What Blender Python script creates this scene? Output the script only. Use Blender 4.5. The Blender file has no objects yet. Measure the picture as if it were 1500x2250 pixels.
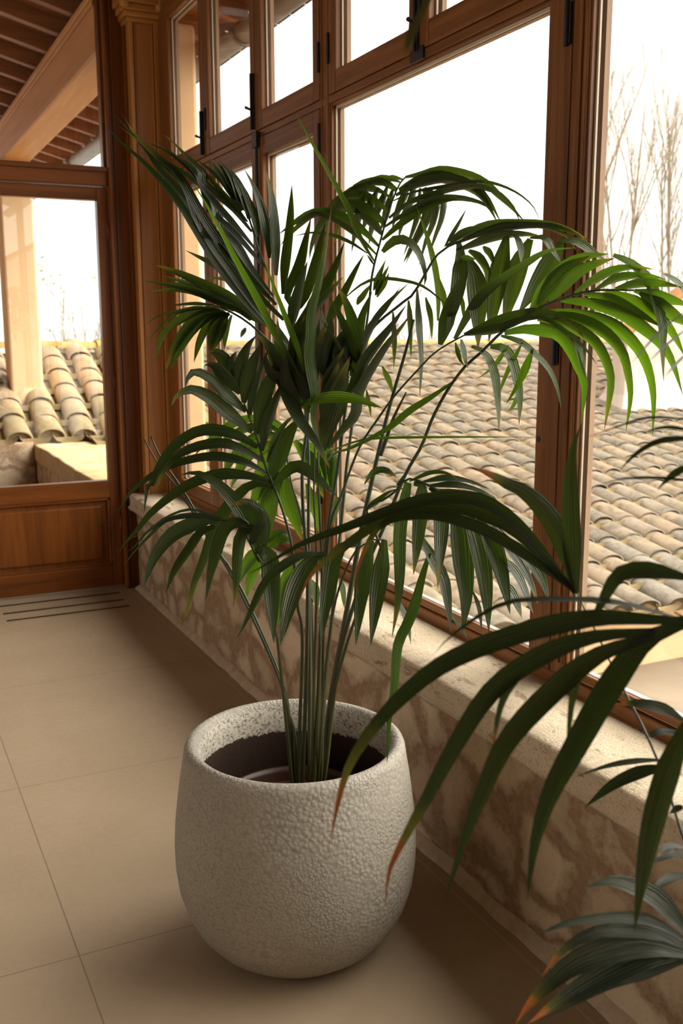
import bpy, bmesh, math, random
from mathutils import Vector, Matrix, noise
random.seed(11)
SC = bpy.context.scene
COL = SC.collection
R = math.radians

# ------------------------------------------------------------------ camera, sky, light, exposure
cam_d = bpy.data.cameras.new('camera'); cam = bpy.data.objects.new('camera', cam_d); COL.objects.link(cam)
EYE = Vector((0.0, 0.0, 1.35))
PITCH, ROLL, YAW = R(10.47), R(-0.147), R(25.91)
fw = Vector((math.sin(YAW) * math.cos(PITCH), math.cos(YAW) * math.cos(PITCH), -math.sin(PITCH)))
rt = Vector((math.cos(YAW), -math.sin(YAW), 0)); up = rt.cross(fw)
rt2 = rt * math.cos(ROLL) + up * math.sin(ROLL); up2 = up * math.cos(ROLL) - rt * math.sin(ROLL)
m = Matrix((rt2, up2, -fw)).transposed().to_4x4(); m.translation = EYE
cam.matrix_world = m
cam_d.sensor_fit = 'VERTICAL'; cam_d.sensor_height = 36; cam_d.sensor_width = 24
cam_d.lens = 36 * 2166 / 2250
cam_d.clip_start = 0.02; cam_d.clip_end = 400
cam_d.dof.use_dof = True; cam_d.dof.focus_distance = 2.05; cam_d.dof.aperture_fstop = 7.0
SC.camera = cam

# overcast sky, brightest where the veiled sun stands outside the window wall
SKY, GLOW = 2.6, 16.0
w = bpy.data.worlds.new('overcast_sky'); SC.world = w; w.use_nodes = True
wt = w.node_tree; bg = wt.nodes['Background']
bg.inputs['Color'].default_value = (1.0, 0.95, 0.875, 1)
tc = wt.nodes.new('ShaderNodeTexCoord'); dp = wt.nodes.new('ShaderNodeVectorMath'); dp.operation = 'DOT_PRODUCT'
wt.links.new(tc.outputs['Generated'], dp.inputs[0]); dp.inputs[1].default_value = Vector((.80, -.22, .68)).normalized()
mr = wt.nodes.new('ShaderNodeMapRange'); mr.interpolation_type = 'SMOOTHSTEP'
wt.links.new(dp.outputs['Value'], mr.inputs['Value'])
mr.inputs['From Min'].default_value = .58; mr.inputs['From Max'].default_value = 1.0
mr.inputs['To Min'].default_value = SKY; mr.inputs['To Max'].default_value = SKY + GLOW
wt.links.new(mr.outputs['Result'], bg.inputs['Strength'])

vs = SC.view_settings
SC.display_settings.display_device = 'sRGB'
vs.view_transform = 'Standard'; vs.look = 'None'; vs.exposure = -0.45; vs.gamma = 1.0; vs.use_curve_mapping = False
SC.cycles.max_bounces = 10; SC.cycles.diffuse_bounces = 5; SC.cycles.glossy_bounces = 3
SC.cycles.transmission_bounces = 4; SC.cycles.transparent_max_bounces = 24
SC.cycles.sample_clamp_indirect = 8
SC.cycles.use_denoising = True
SC.cycles.caustics_reflective = False; SC.cycles.caustics_refractive = False

# ------------------------------------------------------------------ node helpers
class NT:
    def __init__(s, name):
        s.m = bpy.data.materials.new(name); s.m.use_nodes = True
        s.t = s.m.node_tree; s.t.nodes.clear()
        s.out = s.t.nodes.new('ShaderNodeOutputMaterial')
    def n(s, kind, **kw):
        nd = s.t.nodes.new('ShaderNode' + kind)
        for k, v in kw.items():
            if k in nd.inputs.keys(): s.put(nd.inputs[k], v)
            else: setattr(nd, k, v)
        return nd
    def put(s, sock, v):
        if isinstance(v, bpy.types.NodeSocket): s.t.links.new(v, sock)
        else: sock.default_value = v
    def coord(s, scale=(1, 1, 1), kind='Object', rot=(0, 0, 0), loc=(0, 0, 0)):
        tc = s.n('TexCoord'); mp = s.n('Mapping'); s.t.links.new(tc.outputs[kind], mp.inputs[0])
        mp.inputs['Scale'].default_value = scale; mp.inputs['Rotation'].default_value = rot; mp.inputs['Location'].default_value = loc
        return mp.outputs[0]
    def noise(s, vec, scale, detail=4, rough=.55, dist=0):
        nd = s.n('TexNoise'); s.put(nd.inputs['Vector'], vec)
        nd.inputs['Scale'].default_value = scale; nd.inputs['Detail'].default_value = detail
        nd.inputs['Roughness'].default_value = rough; nd.inputs['Distortion'].default_value = dist
        return nd.outputs['Fac']
    def ramp(s, fac, stops):
        nd = s.n('ValToRGB'); s.put(nd.inputs[0], fac); e = nd.color_ramp.elements
        while len(e) < len(stops): e.new(.5)
        for k, (p, c) in enumerate(stops):
            e[k].position = p; e[k].color = (*c, 1) if len(c) == 3 else c
        return nd.outputs[0]
    def mix(s, fac, a, b, mode='MIX'):
        nd = s.n('MixRGB', blend_type=mode); s.put(nd.inputs[0], fac)
        for i, v in ((1, a), (2, b)):
            s.put(nd.inputs[i], (*v, 1) if isinstance(v, tuple) and len(v) == 3 else v)
        return nd.outputs[0]
    def math(s, op, a, b=0.0, clamp=False):
        nd = s.n('Math', operation=op, use_clamp=clamp); s.put(nd.inputs[0], a); s.put(nd.inputs[1], b)
        return nd.outputs[0]
    def bump(s, h, strength=.3, dist=.01, normal=None):
        nd = s.n('Bump'); s.put(nd.inputs['Height'], h); nd.inputs['Strength'].default_value = strength
        nd.inputs['Distance'].default_value = dist
        if normal is not None: s.put(nd.inputs['Normal'], normal)
        return nd.outputs[0]
    def bsdf(s, color, rough=.6, spec=.4, normal=None, metallic=0.0):
        p = s.n('BsdfPrincipled')
        s.put(p.inputs['Base Color'], (*color, 1) if isinstance(color, tuple) and len(color) == 3 else color)
        s.put(p.inputs['Roughness'], rough); s.put(p.inputs['Specular IOR Level'], spec); s.put(p.inputs['Metallic'], metallic)
        if normal is not None: s.put(p.inputs['Normal'], normal)
        return p.outputs[0]
    def done(s, shader):
        s.t.links.new(shader, s.out.inputs[0]); return s.m

def wood(name, axis, light=(.34, .130, .030), dark=(.105, .033, .007), scale=1.0, rough=.42):
    n = NT(name)
    sc = [22 * scale] * 3; sc['xyz'.index(axis)] = 1.1 * scale
    v = n.coord(tuple(sc))
    f = n.noise(v, 1.0, 6, .6, 1.2)
    fine = n.noise(n.coord(tuple(x * 5 for x in sc)), 1.0, 3, .6)
    c = n.ramp(f, [(.30, dark), (.48, tuple((a + b) / 2 for a, b in zip(light, dark))), (.62, light), (.8, tuple(x * .8 for x in light))])
    c = n.mix(n.math('MULTIPLY', fine, .45), c, tuple(x * .5 for x in dark))
    big = n.noise(n.coord((1.3, 1.3, 1.3)), 1.0, 2)
    c = n.mix(n.ramp(big, [(.35, (0, 0, 0)), (.7, (.5, .5, .5))]), c, tuple(x * .72 for x in light))
    return n.done(n.bsdf(c, rough, .35, n.bump(fine, .12, .003)))

M = {}
for ax in 'xyz':
    M['wood_' + ax] = wood('stained_pine_' + ax, ax)
    M['door_' + ax] = wood('varnished_oak_' + ax, ax, (.26, .080, .013), (.095, .025, .004), .8, .30)
    M['beam_' + ax] = wood('beam_pine_' + ax, ax, (.85, .44, .135), (.66, .30, .075), .5, .6)
    M['pil_' + ax] = wood('golden_pine_' + ax, ax, (.62, .275, .070), (.34, .125, .028), .7, .4)
    M['raft_' + ax] = wood('rafter_pine_' + ax, ax, (.44, .165, .05), (.17, .05, .015), .7, .6)

def plain(name, color, rough=.5, spec=.4, metallic=0.0, var=.15, sc=8, bump=.1):
    n = NT(name)
    f = n.noise(n.coord((1, 1, 1)), sc, 5)
    c = n.ramp(f, [(.25, tuple(x * (1 - var) for x in color)), (.75, tuple(min(1, x * (1 + var)) for x in color))])
    return n.done(n.bsdf(c, rough, spec, n.bump(n.noise(n.coord((1, 1, 1)), sc * 12, 3), bump, .004), metallic))
M['iron'] = plain('black_iron', (.012, .012, .013), .45, .5, .0)
M['alu'] = plain('aluminium_strip', (.42, .42, .42), .35, .5, .6, .05)
M['bead'] = plain('glazing_bead', (.62, .50, .36), .35, .5, 0, .1)
M['outwood'] = wood('weathered_outer_frame', 'z', (.50, .33, .20), (.34, .20, .11), .8, .6)
M['stucco'] = plain('apricot_stucco', (.76, .52, .29), .9, .1, 0, .07, 5, .35)
M['stucco_out'] = plain('weathered_render', (.66, .47, .30), .9, .1, 0, .18, 3, .4)
M['white_plaster'] = plain('white_plaster', (.62, .53, .44), .9, .1, 0, .06, 4, .25)
M['ceil'] = plain('ceiling_wood', (.26, .17, .10), .9, .1, 0, .05, 3)
M['zinc'] = plain('zinc_gutter', (.20, .17, .14), .5, .4, .2, .2, 10)
M['terra'] = plain('terracotta_cap', (.36, .18, .075), .85, .1, 0, .2, 9)
M['bark'] = plain('pale_bark', (.27, .205, .135), .9, .1, 0, .25, 10)
M['twig_leaf'] = plain('yellowing_leaves', (.22, .22, .08), .8, .1, 0, .2, 10)
M['nursery'] = plain('brown_plastic', (.045, .018, .010), .42, .4, 0, .25, 6)
M['soil'] = plain('potting_soil', (.075, .026, .013), .85, .15, 0, .45, 30, .6)
M['rim_brown'] = plain('terracotta_disc', (.13, .037, .016), .5, .3, 0, .2, 12)
M['land'] = plain('hazy_plain', (.40, .42, .42), 1, 0, 0, .08, .05, 0)  # pale base colour stands in for haze over the plain
M['hill'] = plain('hazy_hills', (.30, .32, .33), 1, 0, 0, .06, .03, 0)  # distance haze is painted into this grey
M['slot'] = plain('dark_slot', (.012, .010, .008), .6, .2)
M['mortar'] = plain('pale_mortar', (.48, .38, .27), .9, .1, 0, .2, 25, .4)

def m_floor():
    n = NT('beige_floor_tiles')
    v = n.coord((1, 1, 1))
    sx = n.n('SeparateXYZ'); n.put(sx.inputs[0], v)
    def line(comp, off, per, half):
        a = n.math('SUBTRACT', sx.outputs[comp], off); a = n.math('DIVIDE', a, per)
        a = n.math('FRACT', n.math('ADD', a, 50.0)); a = n.math('ABSOLUTE', n.math('SUBTRACT', a, .5))
        return n.math('GREATER_THAN', a, .5 - half / per)
    g = n.math('MAXIMUM', line('X', .333, .9, .0016), line('Y', 2.008, .897, .0016))
    st = n.math('LESS_THAN', n.math('ABSOLUTE', n.math('SUBTRACT', sx.outputs['X'], 1.203)), .0025)
    g = n.math('MAXIMUM', g, st)
    f = n.noise(v, 2.6, 6, .6); f2 = n.noise(v, 160, 3, .7); f3 = n.noise(v, 45, 4, .7)
    c = n.ramp(f, [(.3, (.33, .245, .155)), (.7, (.385, .29, .19))])
    c = n.mix(n.math('MULTIPLY', f2, .22), c, (.25, .18, .11))
    c = n.mix(g, c, n.mix(st, (.19, .14, .09), (.42, .33, .23)))
    h = n.math('ADD', n.math('MULTIPLY', f3, 1.0), n.math('MULTIPLY', f2, .35))
    return n.done(n.bsdf(c, n.ramp(f3, [(.3, (.40, .40, .40)), (.7, (.60, .60, .60))]), .45, n.bump(h, .22, .004)))
M['floor'] = m_floor()

def m_masonry():
    n = NT('rubble_stone_wall')
    v0 = n.coord((1, 1, 1))
    wob = n.n('TexNoise'); n.put(wob.inputs['Vector'], v0); wob.inputs['Scale'].default_value = 7; wob.inputs['Detail'].default_value = 3
    vec = n.n('VectorMath', operation='MULTIPLY_ADD'); n.put(vec.inputs[0], wob.outputs['Color']); vec.inputs[1].default_value = (.11, .11, .11); n.put(vec.inputs[2], v0)
    mp = n.n('Mapping'); n.put(mp.inputs[0], vec.outputs[0]); mp.inputs['Scale'].default_value = (3.0, 4.3, 6.2); mp.inputs['Rotation'].default_value = (R(6), 0, 0)
    vd = n.n('TexVoronoi', feature='DISTANCE_TO_EDGE'); n.put(vd.inputs['Vector'], mp.outputs[0]); vd.inputs['Scale'].default_value = 1.0; vd.inputs['Randomness'].default_value = .9
    vc = n.n('TexVoronoi'); n.put(vc.inputs['Vector'], mp.outputs[0]); vc.inputs['Scale'].default_value = 1.0; vc.inputs['Randomness'].default_value = .9
    bw = n.n('RGBToBW'); n.put(bw.inputs[0], vc.outputs['Color'])
    f = n.noise(v0, 38, 6, .7); f2 = n.noise(v0, 9, 5, .65); f3 = n.noise(v0, 150, 3, .7)
    edge = n.math('ADD', vd.outputs['Distance'], n.math('MULTIPLY', n.math('SUBTRACT', f, .5), .22))
    edge = n.math('ADD', edge, n.math('MULTIPLY', n.math('SUBTRACT', f2, .5), .20))
    stone = n.ramp(bw.outputs[0], [(.15, (.50, .385, .255)), (.5, (.62, .49, .335)), (.85, (.72, .58, .41))])
    stone = n.mix(n.ramp(f2, [(.5, (0, 0, 0)), (.78, (.5, .5, .5))]), stone, (.46, .315, .195))
    mort = n.ramp(f, [(.3, (.31, .195, .115)), (.7, (.45, .315, .20))])
    c = n.mix(n.ramp(edge, [(.04, (0, 0, 0)), (.15, (1, 1, 1))]), mort, stone)
    pit = n.ramp(f3, [(.28, (1, 1, 1)), (.36, (0, 0, 0))])
    c = n.mix(n.math('MULTIPLY', pit, .55), c, (.12, .07, .04))
    h = n.math('ADD', n.math('MULTIPLY', n.ramp(edge, [(.03, (0, 0, 0)), (.18, (1, 1, 1))]), .6), n.math('MULTIPLY', f, .7))
    h = n.math('ADD', h, n.math('MULTIPLY', f3, .18))
    return n.done(n.bsdf(c, .92, .12, n.bump(h, .75, .018)))
M['masonry'] = m_masonry()

def m_sill():
    n = NT('pitted_limestone')
    v = n.coord((1, 1, 1))
    f = n.noise(n.coord((26, 10, 40)), 1.0, 6, .7, .6); f2 = n.noise(v, 6, 4); f3 = n.noise(v, 170, 4, .8)
    c = n.ramp(f2, [(.3, (.54, .435, .30)), (.7, (.66, .545, .395))])
    c = n.mix(n.ramp(f, [(.34, (1, 1, 1)), (.44, (0, 0, 0))]), c, (.25, .175, .105))
    c = n.mix(n.ramp(f3, [(.38, (.7, .7, .7)), (.50, (0, 0, 0))]), c, (.34, .25, .155))
    h = n.math('ADD', n.math('MULTIPLY', f, .8), n.math('MULTIPLY', f3, .5))
    return n.done(n.bsdf(c, .9, .12, n.bump(h, .6, .010)))
M['sill'] = m_sill()
def m_coping():
    n = NT('lichen_coping')
    v = n.coord((1, 1, 1))
    f = n.noise(n.coord((2.2, 6, 4)), 1.0, 6, .7, 1.0); f3 = n.noise(v, 60, 4, .75)
    c = n.ramp(f, [(.36, (.50, .35, .14)), (.5, (.62, .48, .27)), (.62, (.56, .47, .34))])
    c = n.mix(n.math('MULTIPLY', f3, .25), c, (.20, .13, .06))
    return n.done(n.bsdf(c, .95, .1, n.bump(f3, .4, .01)))
M['coping'] = m_coping()

def m_tile(name, stops, sand, dirt, speck):
    n = NT(name)
    at = n.n('Attribute', attribute_name='rnd'); v = n.coord((1, 1, 1))
    f = n.noise(v, 7, 6, .7, .5); f2 = n.noise(v, 75, 5, .75); f3 = n.noise(v, 24, 6, .75)
    c = n.ramp(at.outputs['Fac'], stops)
    c = n.mix(n.ramp(f3, [(.46, (0, 0, 0)), (.60, (.75, .75, .75))]), c, sand)
    c = n.mix(n.ramp(f, [(.45, (0, 0, 0)), (.62, (.7, .7, .7))]), c, dirt)
    c = n.mix(n.ramp(f2, [(.60, (0, 0, 0)), (.70, (.8, .8, .8))]), c, speck)
    c = n.mix(n.ramp(f2, [(.30, (.6, .6, .6)), (.40, (0, 0, 0))]), c, tuple(x * .5 for x in dirt))
    return n.done(n.bsdf(c, .9, .12, n.bump(n.math('ADD', f2, n.math('MULTIPLY', f3, .6)), .55, .010)))
M['tile'] = m_tile('weathered_roof_tile', [(.0, (0.176, 0.156, 0.127)), (.3, (0.238, 0.201, 0.152)), (.6, (0.287, 0.230, 0.160)), (.85, (0.312, 0.226, 0.152)), (1.0, (0.221, 0.205, 0.176))], (0.328, 0.258, 0.168), (0.123, 0.107, 0.078), (0.459, 0.410, 0.312))
M['tile_b'] = m_tile('warm_roof_tile', [(.0, (.30, .235, .135)), (.3, (.38, .28, .16)), (.6, (.46, .31, .18)), (.85, (.48, .32, .22)), (1.0, (.30, .255, .15))], (.46, .34, .19), (.27, .22, .11), (.52, .44, .30))
def m_pan():
    n = NT('mossy_pan_tile')
    v = n.coord((1, 1, 1)); f = n.noise(v, 8, 6, .7); f2 = n.noise(v, 50, 4, .7)
    c = n.ramp(f, [(.3, (.20, .145, .07)), (.55, (.25, .17, .08)), (.75, (.19, .165, .075))])
    return n.done(n.bsdf(n.mix(n.math('MULTIPLY', f2, .4), c, (.11, .085, .045)), .95, .1, n.bump(f2, .4, .008)))
M['pan'] = m_pan()
M['ridge'] = plain('yellow_lichen_ridge', (.36, .235, .075), .95, .1, 0, .35, 7, .5)
M['terrace'] = plain('beige_terrace', (.23, .18, .125), .9, .1, 0, .1, 3)

def m_planter():
    n = NT('pitted_grey_ceramic')
    v = n.coord((1, 1, 1))
    wob = n.n('TexNoise'); n.put(wob.inputs['Vector'], v); wob.inputs['Scale'].default_value = 60; wob.inputs['Detail'].default_value = 2
    vec = n.n('VectorMath', operation='MULTIPLY_ADD'); n.put(vec.inputs[0], wob.outputs['Color']); vec.inputs[1].default_value = (.006, .006, .006); n.put(vec.inputs[2], v)
    vo = n.n('TexVoronoi', feature='SMOOTH_F1'); n.put(vo.inputs['Vector'], vec.outputs[0]); vo.inputs['Scale'].default_value = 170; vo.inputs['Smoothness'].default_value = .35
    vo2 = n.n('TexVoronoi', feature='SMOOTH_F1'); n.put(vo2.inputs['Vector'], vec.outputs[0]); vo2.inputs['Scale'].default_value = 110; vo2.inputs['Smoothness'].default_value = .4
    big = n.noise(v, 4, 5, .6); f3 = n.noise(v, 260, 3, .7); st = n.noise(n.coord((1, 1, 1), loc=(.3, .1, .7)), 9, 6, .75)
    sel = n.ramp(n.noise(v, 5, 3), [(.45, (0, 0, 0)), (.6, (1, 1, 1))])
    cell = n.mix(sel, vo.outputs['Distance'], vo2.outputs['Distance'])
    c = n.ramp(big, [(.3, (.275, .247, .20)), (.7, (.33, .302, .25))])
    c = n.mix(n.ramp(cell, [(.35, (0, 0, 0)), (.75, (.55, .55, .55))]), c, (.19, .155, .115))
    c = n.mix(n.ramp(f3, [(.60, (0, 0, 0)), (.75, (.5, .5, .5))]), c, (.16, .125, .085))
    c = n.mix(n.ramp(st, [(.715, (0, 0, 0)), (.76, (.9, .9, .9))]), c, (.05, .045, .04))
    h = n.math('ADD', n.math('MULTIPLY', n.math('SUBTRACT', 1.0, cell), 1.0), n.math('MULTIPLY', f3, .25))
    return n.done(n.bsdf(c, .62, .35, n.bump(h, .42, .005)))
M['planter'] = m_planter()
def m_glaze_in():
    n = NT('speckled_inner_glaze')
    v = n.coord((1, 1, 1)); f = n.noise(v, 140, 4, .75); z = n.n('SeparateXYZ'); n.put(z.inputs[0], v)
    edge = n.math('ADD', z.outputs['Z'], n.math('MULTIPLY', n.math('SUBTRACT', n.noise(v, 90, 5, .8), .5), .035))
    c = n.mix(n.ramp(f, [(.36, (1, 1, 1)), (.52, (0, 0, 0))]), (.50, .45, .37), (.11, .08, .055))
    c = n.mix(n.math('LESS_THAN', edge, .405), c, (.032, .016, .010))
    return n.done(n.bsdf(c, .6, .35, n.bump(f, .4, .004)))
M['planter_in'] = m_glaze_in()

def m_leaf(name, deep, trans, thin, burn=.93, burnt=(.13, .035, .012), share=.62, spec=.5):
    n = NT(name)
    uv = n.n('UVMap', uv_map='uv'); s = n.n('SeparateXYZ'); n.put(s.inputs[0], uv.outputs[0])
    at = n.n('Attribute', attribute_name='rnd')
    u = s.outputs['X']; v = s.outputs['Y']; r = at.outputs['Fac']
    cmb = n.n('CombineXYZ'); n.put(cmb.inputs[0], n.math('MULTIPLY', u, 7.0)); n.put(cmb.inputs[1], n.math('MULTIPLY', v, .8)); n.put(cmb.inputs[2], n.math('MULTIPLY', r, 40.0))
    rib = n.noise(cmb.outputs[0], 1.0, 3, .6)
    wv = n.math('SINE', n.math('MULTIPLY', u, 44.0))
    h = n.math('ADD', n.math('MULTIPLY', wv, .11), rib)
    v0 = n.coord((1, 1, 1)); blotch = n.noise(v0, 24, 4, .65)
    col = n.mix(n.ramp(rib, [(.35, (0, 0, 0)), (.7, (1, 1, 1))]), deep, tuple(x * 1.9 for x in deep))
    col = n.mix(n.math('MULTIPLY', r, .5), col, tuple(a * b for a, b in zip(deep, (2.2, 1.7, 1.2))))
    tr = n.mix(n.ramp(rib, [(.35, (0, 0, 0)), (.7, (1, 1, 1))]), trans, tuple(x * .68 for x in trans))
    tr = n.mix(n.math('MULTIPLY', r, .5), tr, tuple(a * b for a, b in zip(trans, (1.25, 1.05, .8))))
    # yellowing, browning tips on some leaflets
    old = n.math('GREATER_THAN', n.math('FRACT', n.math('MULTIPLY', r, 7.3)), share)
    tp = n.math('ADD', v, n.math('MULTIPLY', n.math('SUBTRACT', blotch, .5), .22))
    yel = n.math('MULTIPLY', n.ramp(tp, [(.74, (0, 0, 0)), (.94, (1, 1, 1))]), old)
    brn = n.math('MULTIPLY', n.ramp(tp, [(burn, (0, 0, 0)), (burn + .045, (1, 1, 1))]), old)
    col = n.mix(n.math('MULTIPLY', yel, .8), col, (.16, .14, .012)); col = n.mix(brn, col, burnt)
    tr = n.mix(n.math('MULTIPLY', yel, .8), tr, (.32, .28, .02)); tr = n.mix(brn, tr, (.16, .045, .012))
    nb = n.bump(h, .75, .0026)
    p = n.bsdf(col, .36, spec, nb); p.node.inputs['Specular Tint'].default_value = (1, .96, .74, 1)
    t = n.n('BsdfTranslucent'); n.put(t.inputs['Color'], tr); n.put(t.inputs['Normal'], nb)
    mx = n.n('MixShader'); mx.inputs[0].default_value = thin; n.put(mx.inputs[1], p); n.put(mx.inputs[2], t.outputs[0])
    return n.done(mx.outputs[0])
M['leaf'] = m_leaf('palm_leaf', (.010, .0175, .0085), (.055, .115, .006), .32)
M['leaf_mid'] = m_leaf('palm_leaf_backlit', (.020, .030, .014), (.095, .175, .012), .38)  # lighter leaf copy with the backlight painted into its colours
M['leaf_lit'] = m_leaf('palm_leaf_lit', (.020, .040, .009), (.125, .27, .006), .40)  # brightest leaf copy: the light on the lit fronds is put into its colours
M['leaf_edge'] = m_leaf('palm_leaf_scorched', (.008, .0115, .0065), (.040, .065, .006), .22, .84, (.36, .11, .018), .40, .26)
def m_stem():
    n = NT('palm_petiole')
    v = n.coord((60, 60, 3)); f = n.noise(v, 1.0, 4); z = n.n('SeparateXYZ'); n.put(z.inputs[0], n.coord((1, 1, 1)))
    c = n.ramp(f, [(.3, (.012, .022, .009)), (.6, (.030, .050, .016)), (.8, (.07, .085, .03))])
    low = n.ramp(z.outputs['Z'], [(.40, (1, 1, 1)), (.75, (0, 0, 0))])
    c = n.mix(n.math('MULTIPLY', low, n.math('MULTIPLY', f, .7)), c, (.075, .045, .012))
    return n.done(n.bsdf(c, .38, .5, n.bump(f, .15, .003)))
M['stem'] = m_stem()

def m_glass():
    n = NT('window_glass')
    lw = n.n('LayerWeight'); lw.inputs['Blend'].default_value = .5
    fr5 = n.math('ADD', n.math('MULTIPLY', n.math('POWER', lw.outputs['Facing'], 5.0), .85), .06)
    tr = n.n('BsdfTransparent'); tr.inputs[0].default_value = (.97, .975, .97, 1)
    gl = n.n('BsdfGlossy'); gl.inputs['Roughness'].default_value = .0; gl.inputs[0].default_value = (1, 1, 1, 1)
    mx = n.n('MixShader'); n.put(mx.inputs[0], fr5); n.put(mx.inputs[1], tr.outputs[0]); n.put(mx.inputs[2], gl.outputs[0])
    return n.done(mx.outputs[0])
M['glass'] = m_glass()

# ------------------------------------------------------------------ mesh helpers
def tag(o, label=None, cat=None, group=None, kind=None):
    if label: o['label'] = label
    if cat: o['category'] = cat
    if group: o['group'] = group
    if kind: o['kind'] = kind
    return o
def empty(name, loc=(0, 0, 0), label=None, cat=None, group=None, kind=None):
    o = bpy.data.objects.new(name, None); COL.objects.link(o); o.location = loc
    o.empty_display_size = .05
    return tag(o, label, cat, group, kind)
class MB:
    def __init__(s): s.v = []; s.f = []; s.uv = []; s.rnd = []
    def add(s, verts, faces, rnd=0.0, uv=None):
        b = len(s.v); s.v += [Vector(x) for x in verts]; s.f += [tuple(i + b for i in f) for f in faces]
        s.rnd += [rnd] * len(verts); s.uv += uv if uv else [(0, 0)] * len(verts)
        return s
    def box(s, a, b):
        (x0, y0, z0), (x1, y1, z1) = a, b
        return s.add([(x0, y0, z0), (x1, y0, z0), (x1, y1, z0), (x0, y1, z0), (x0, y0, z1), (x1, y0, z1), (x1, y1, z1), (x0, y1, z1)],
                     [(0, 3, 2, 1), (4, 5, 6, 7), (0, 1, 5, 4), (1, 2, 6, 5), (2, 3, 7, 6), (3, 0, 4, 7)])
    def tube(s, pts, rad, n=8, cap=True, rnd=0.0):
        pts = [Vector(p) for p in pts]; rad = rad if hasattr(rad, '__len__') else [rad] * len(pts)
        vs = []; prev = None
        for i, p in enumerate(pts):
            t = (pts[min(i + 1, len(pts) - 1)] - pts[max(i - 1, 0)]).normalized()
            if prev is None: a = t.orthogonal().normalized()
            else: a = (prev - t * prev.dot(t)).normalized()
            prev = a; b = t.cross(a)
            vs += [p + (a * math.cos(k * 2 * math.pi / n) + b * math.sin(k * 2 * math.pi / n)) * rad[i] for k in range(n)]
        fs = [(i * n + k, i * n + (k + 1) % n, (i + 1) * n + (k + 1) % n, (i + 1) * n + k) for i in range(len(pts) - 1) for k in range(n)]
        if cap: fs += [tuple(range(n))[::-1], tuple(range((len(pts) - 1) * n, len(pts) * n))]
        return s.add(vs, fs, rnd)
    def lathe(s, prof, n=96, c=(0, 0, 0)):
        vs = [(c[0] + r * math.cos(2 * math.pi * k / n), c[1] + r * math.sin(2 * math.pi * k / n), c[2] + z) for r, z in prof for k in range(n)]
        fs = [(i * n + k, i * n + (k + 1) % n, (i + 1) * n + (k + 1) % n, (i + 1) * n + k) for i in range(len(prof) - 1) for k in range(n)]
        return s.add(vs, fs)
    def extrude_y(s, prof, y0, y1):
        n = len(prof)
        vs = [(x, y0, z) for x, z in prof] + [(x, y1, z) for x, z in prof]
        fs = [(k, (k + 1) % n, n + (k + 1) % n, n + k) for k in range(n)] + [tuple(range(n))[::-1], tuple(range(n, 2 * n))]
        return s.add(vs, fs)
    def build(s, name, mat, parent=None, bevel=0.0, smooth=False, attr=False, mats=None):
        me = bpy.data.meshes.new(name)
        off = Vector(parent_loc(parent)) if parent else Vector((0, 0, 0))
        me.from_pydata([v - off for v in s.v], [], s.f); me.update()
        bm = bmesh.new(); bm.from_mesh(me)
        if not attr:
            bmesh.ops.recalc_face_normals(bm, faces=bm.faces)
        bm.to_mesh(me); bm.free()
        if attr:
            a = me.attributes.new('rnd', 'FLOAT', 'POINT'); a.data.foreach_set('value', s.rnd)
            ul = me.uv_layers.new(name='uv')
            for lp in me.loops: ul.data[lp.index].uv = s.uv[lp.vertex_index]
        if smooth:
            for p in me.polygons: p.use_smooth = True
        me.materials.append(mat)
        o = bpy.data.objects.new(name, me); COL.objects.link(o)
        if parent: o.parent = parent
        if bevel:
            md = o.modifiers.new('bevel', 'BEVEL'); md.width = bevel; md.segments = 2; md.limit_method = 'ANGLE'
        return o
def parent_loc(p):
    l = Vector((0, 0, 0))
    while p is not None: l += Vector(p.location); p = p.parent
    return l
def box(name, a, b, mat, parent=None, bevel=.003): return MB().box(a, b).build(name, mat, parent, bevel)
def top(name, a, b, mat, label, cat, kind=None, bevel=.004, group=None):
    return tag(box(name, a, b, mat, None, bevel), label, cat, group, kind)

# ------------------------------------------------------------------ the room shell
top('floor', (-3.7, -3.2, -.12), (1.30, 5.20, 0), M['floor'], 'large beige porcelain floor tiles with thin grout lines', 'floor', 'structure', 0)
top('ceiling', (-3.7, -3.2, 3.02), (1.56, 5.10, 3.14), M['ceil'], 'plain brown ceiling above the gallery', 'ceiling', 'structure', 0)

def stone_wall():
    mb = MB(); ny, nz = 420, 26; y0, y1, z0, z1 = -3.2, 5.06, 0, .455
    vs = []
    for j in range(nz + 1):
        for i in range(ny + 1):
            y = y0 + (y1 - y0) * i / ny; z = z0 + (z1 - z0) * j / nz
            d = noise.fractal(Vector((y * 7, z * 7, 3.3)), 1.0, 2.0, 3) * .006 + noise.noise(Vector((y * 28, z * 28, 9))) * .002
            vs.append((1.262 - d, y, z))
    fs = [(j * (ny + 1) + i, j * (ny + 1) + i + 1, (j + 1) * (ny + 1) + i + 1, (j + 1) * (ny + 1) + i) for j in range(nz) for i in range(ny)]
    mb.add(vs, fs); mb.box((1.275, y0, 0), (1.50, y1, z1))
    return mb.build('wall_right', M['masonry'], None, 0, True)
tag(stone_wall(), 'low rubble stone wall with reddish mortar below the windows', 'wall', None, 'structure')

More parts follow.
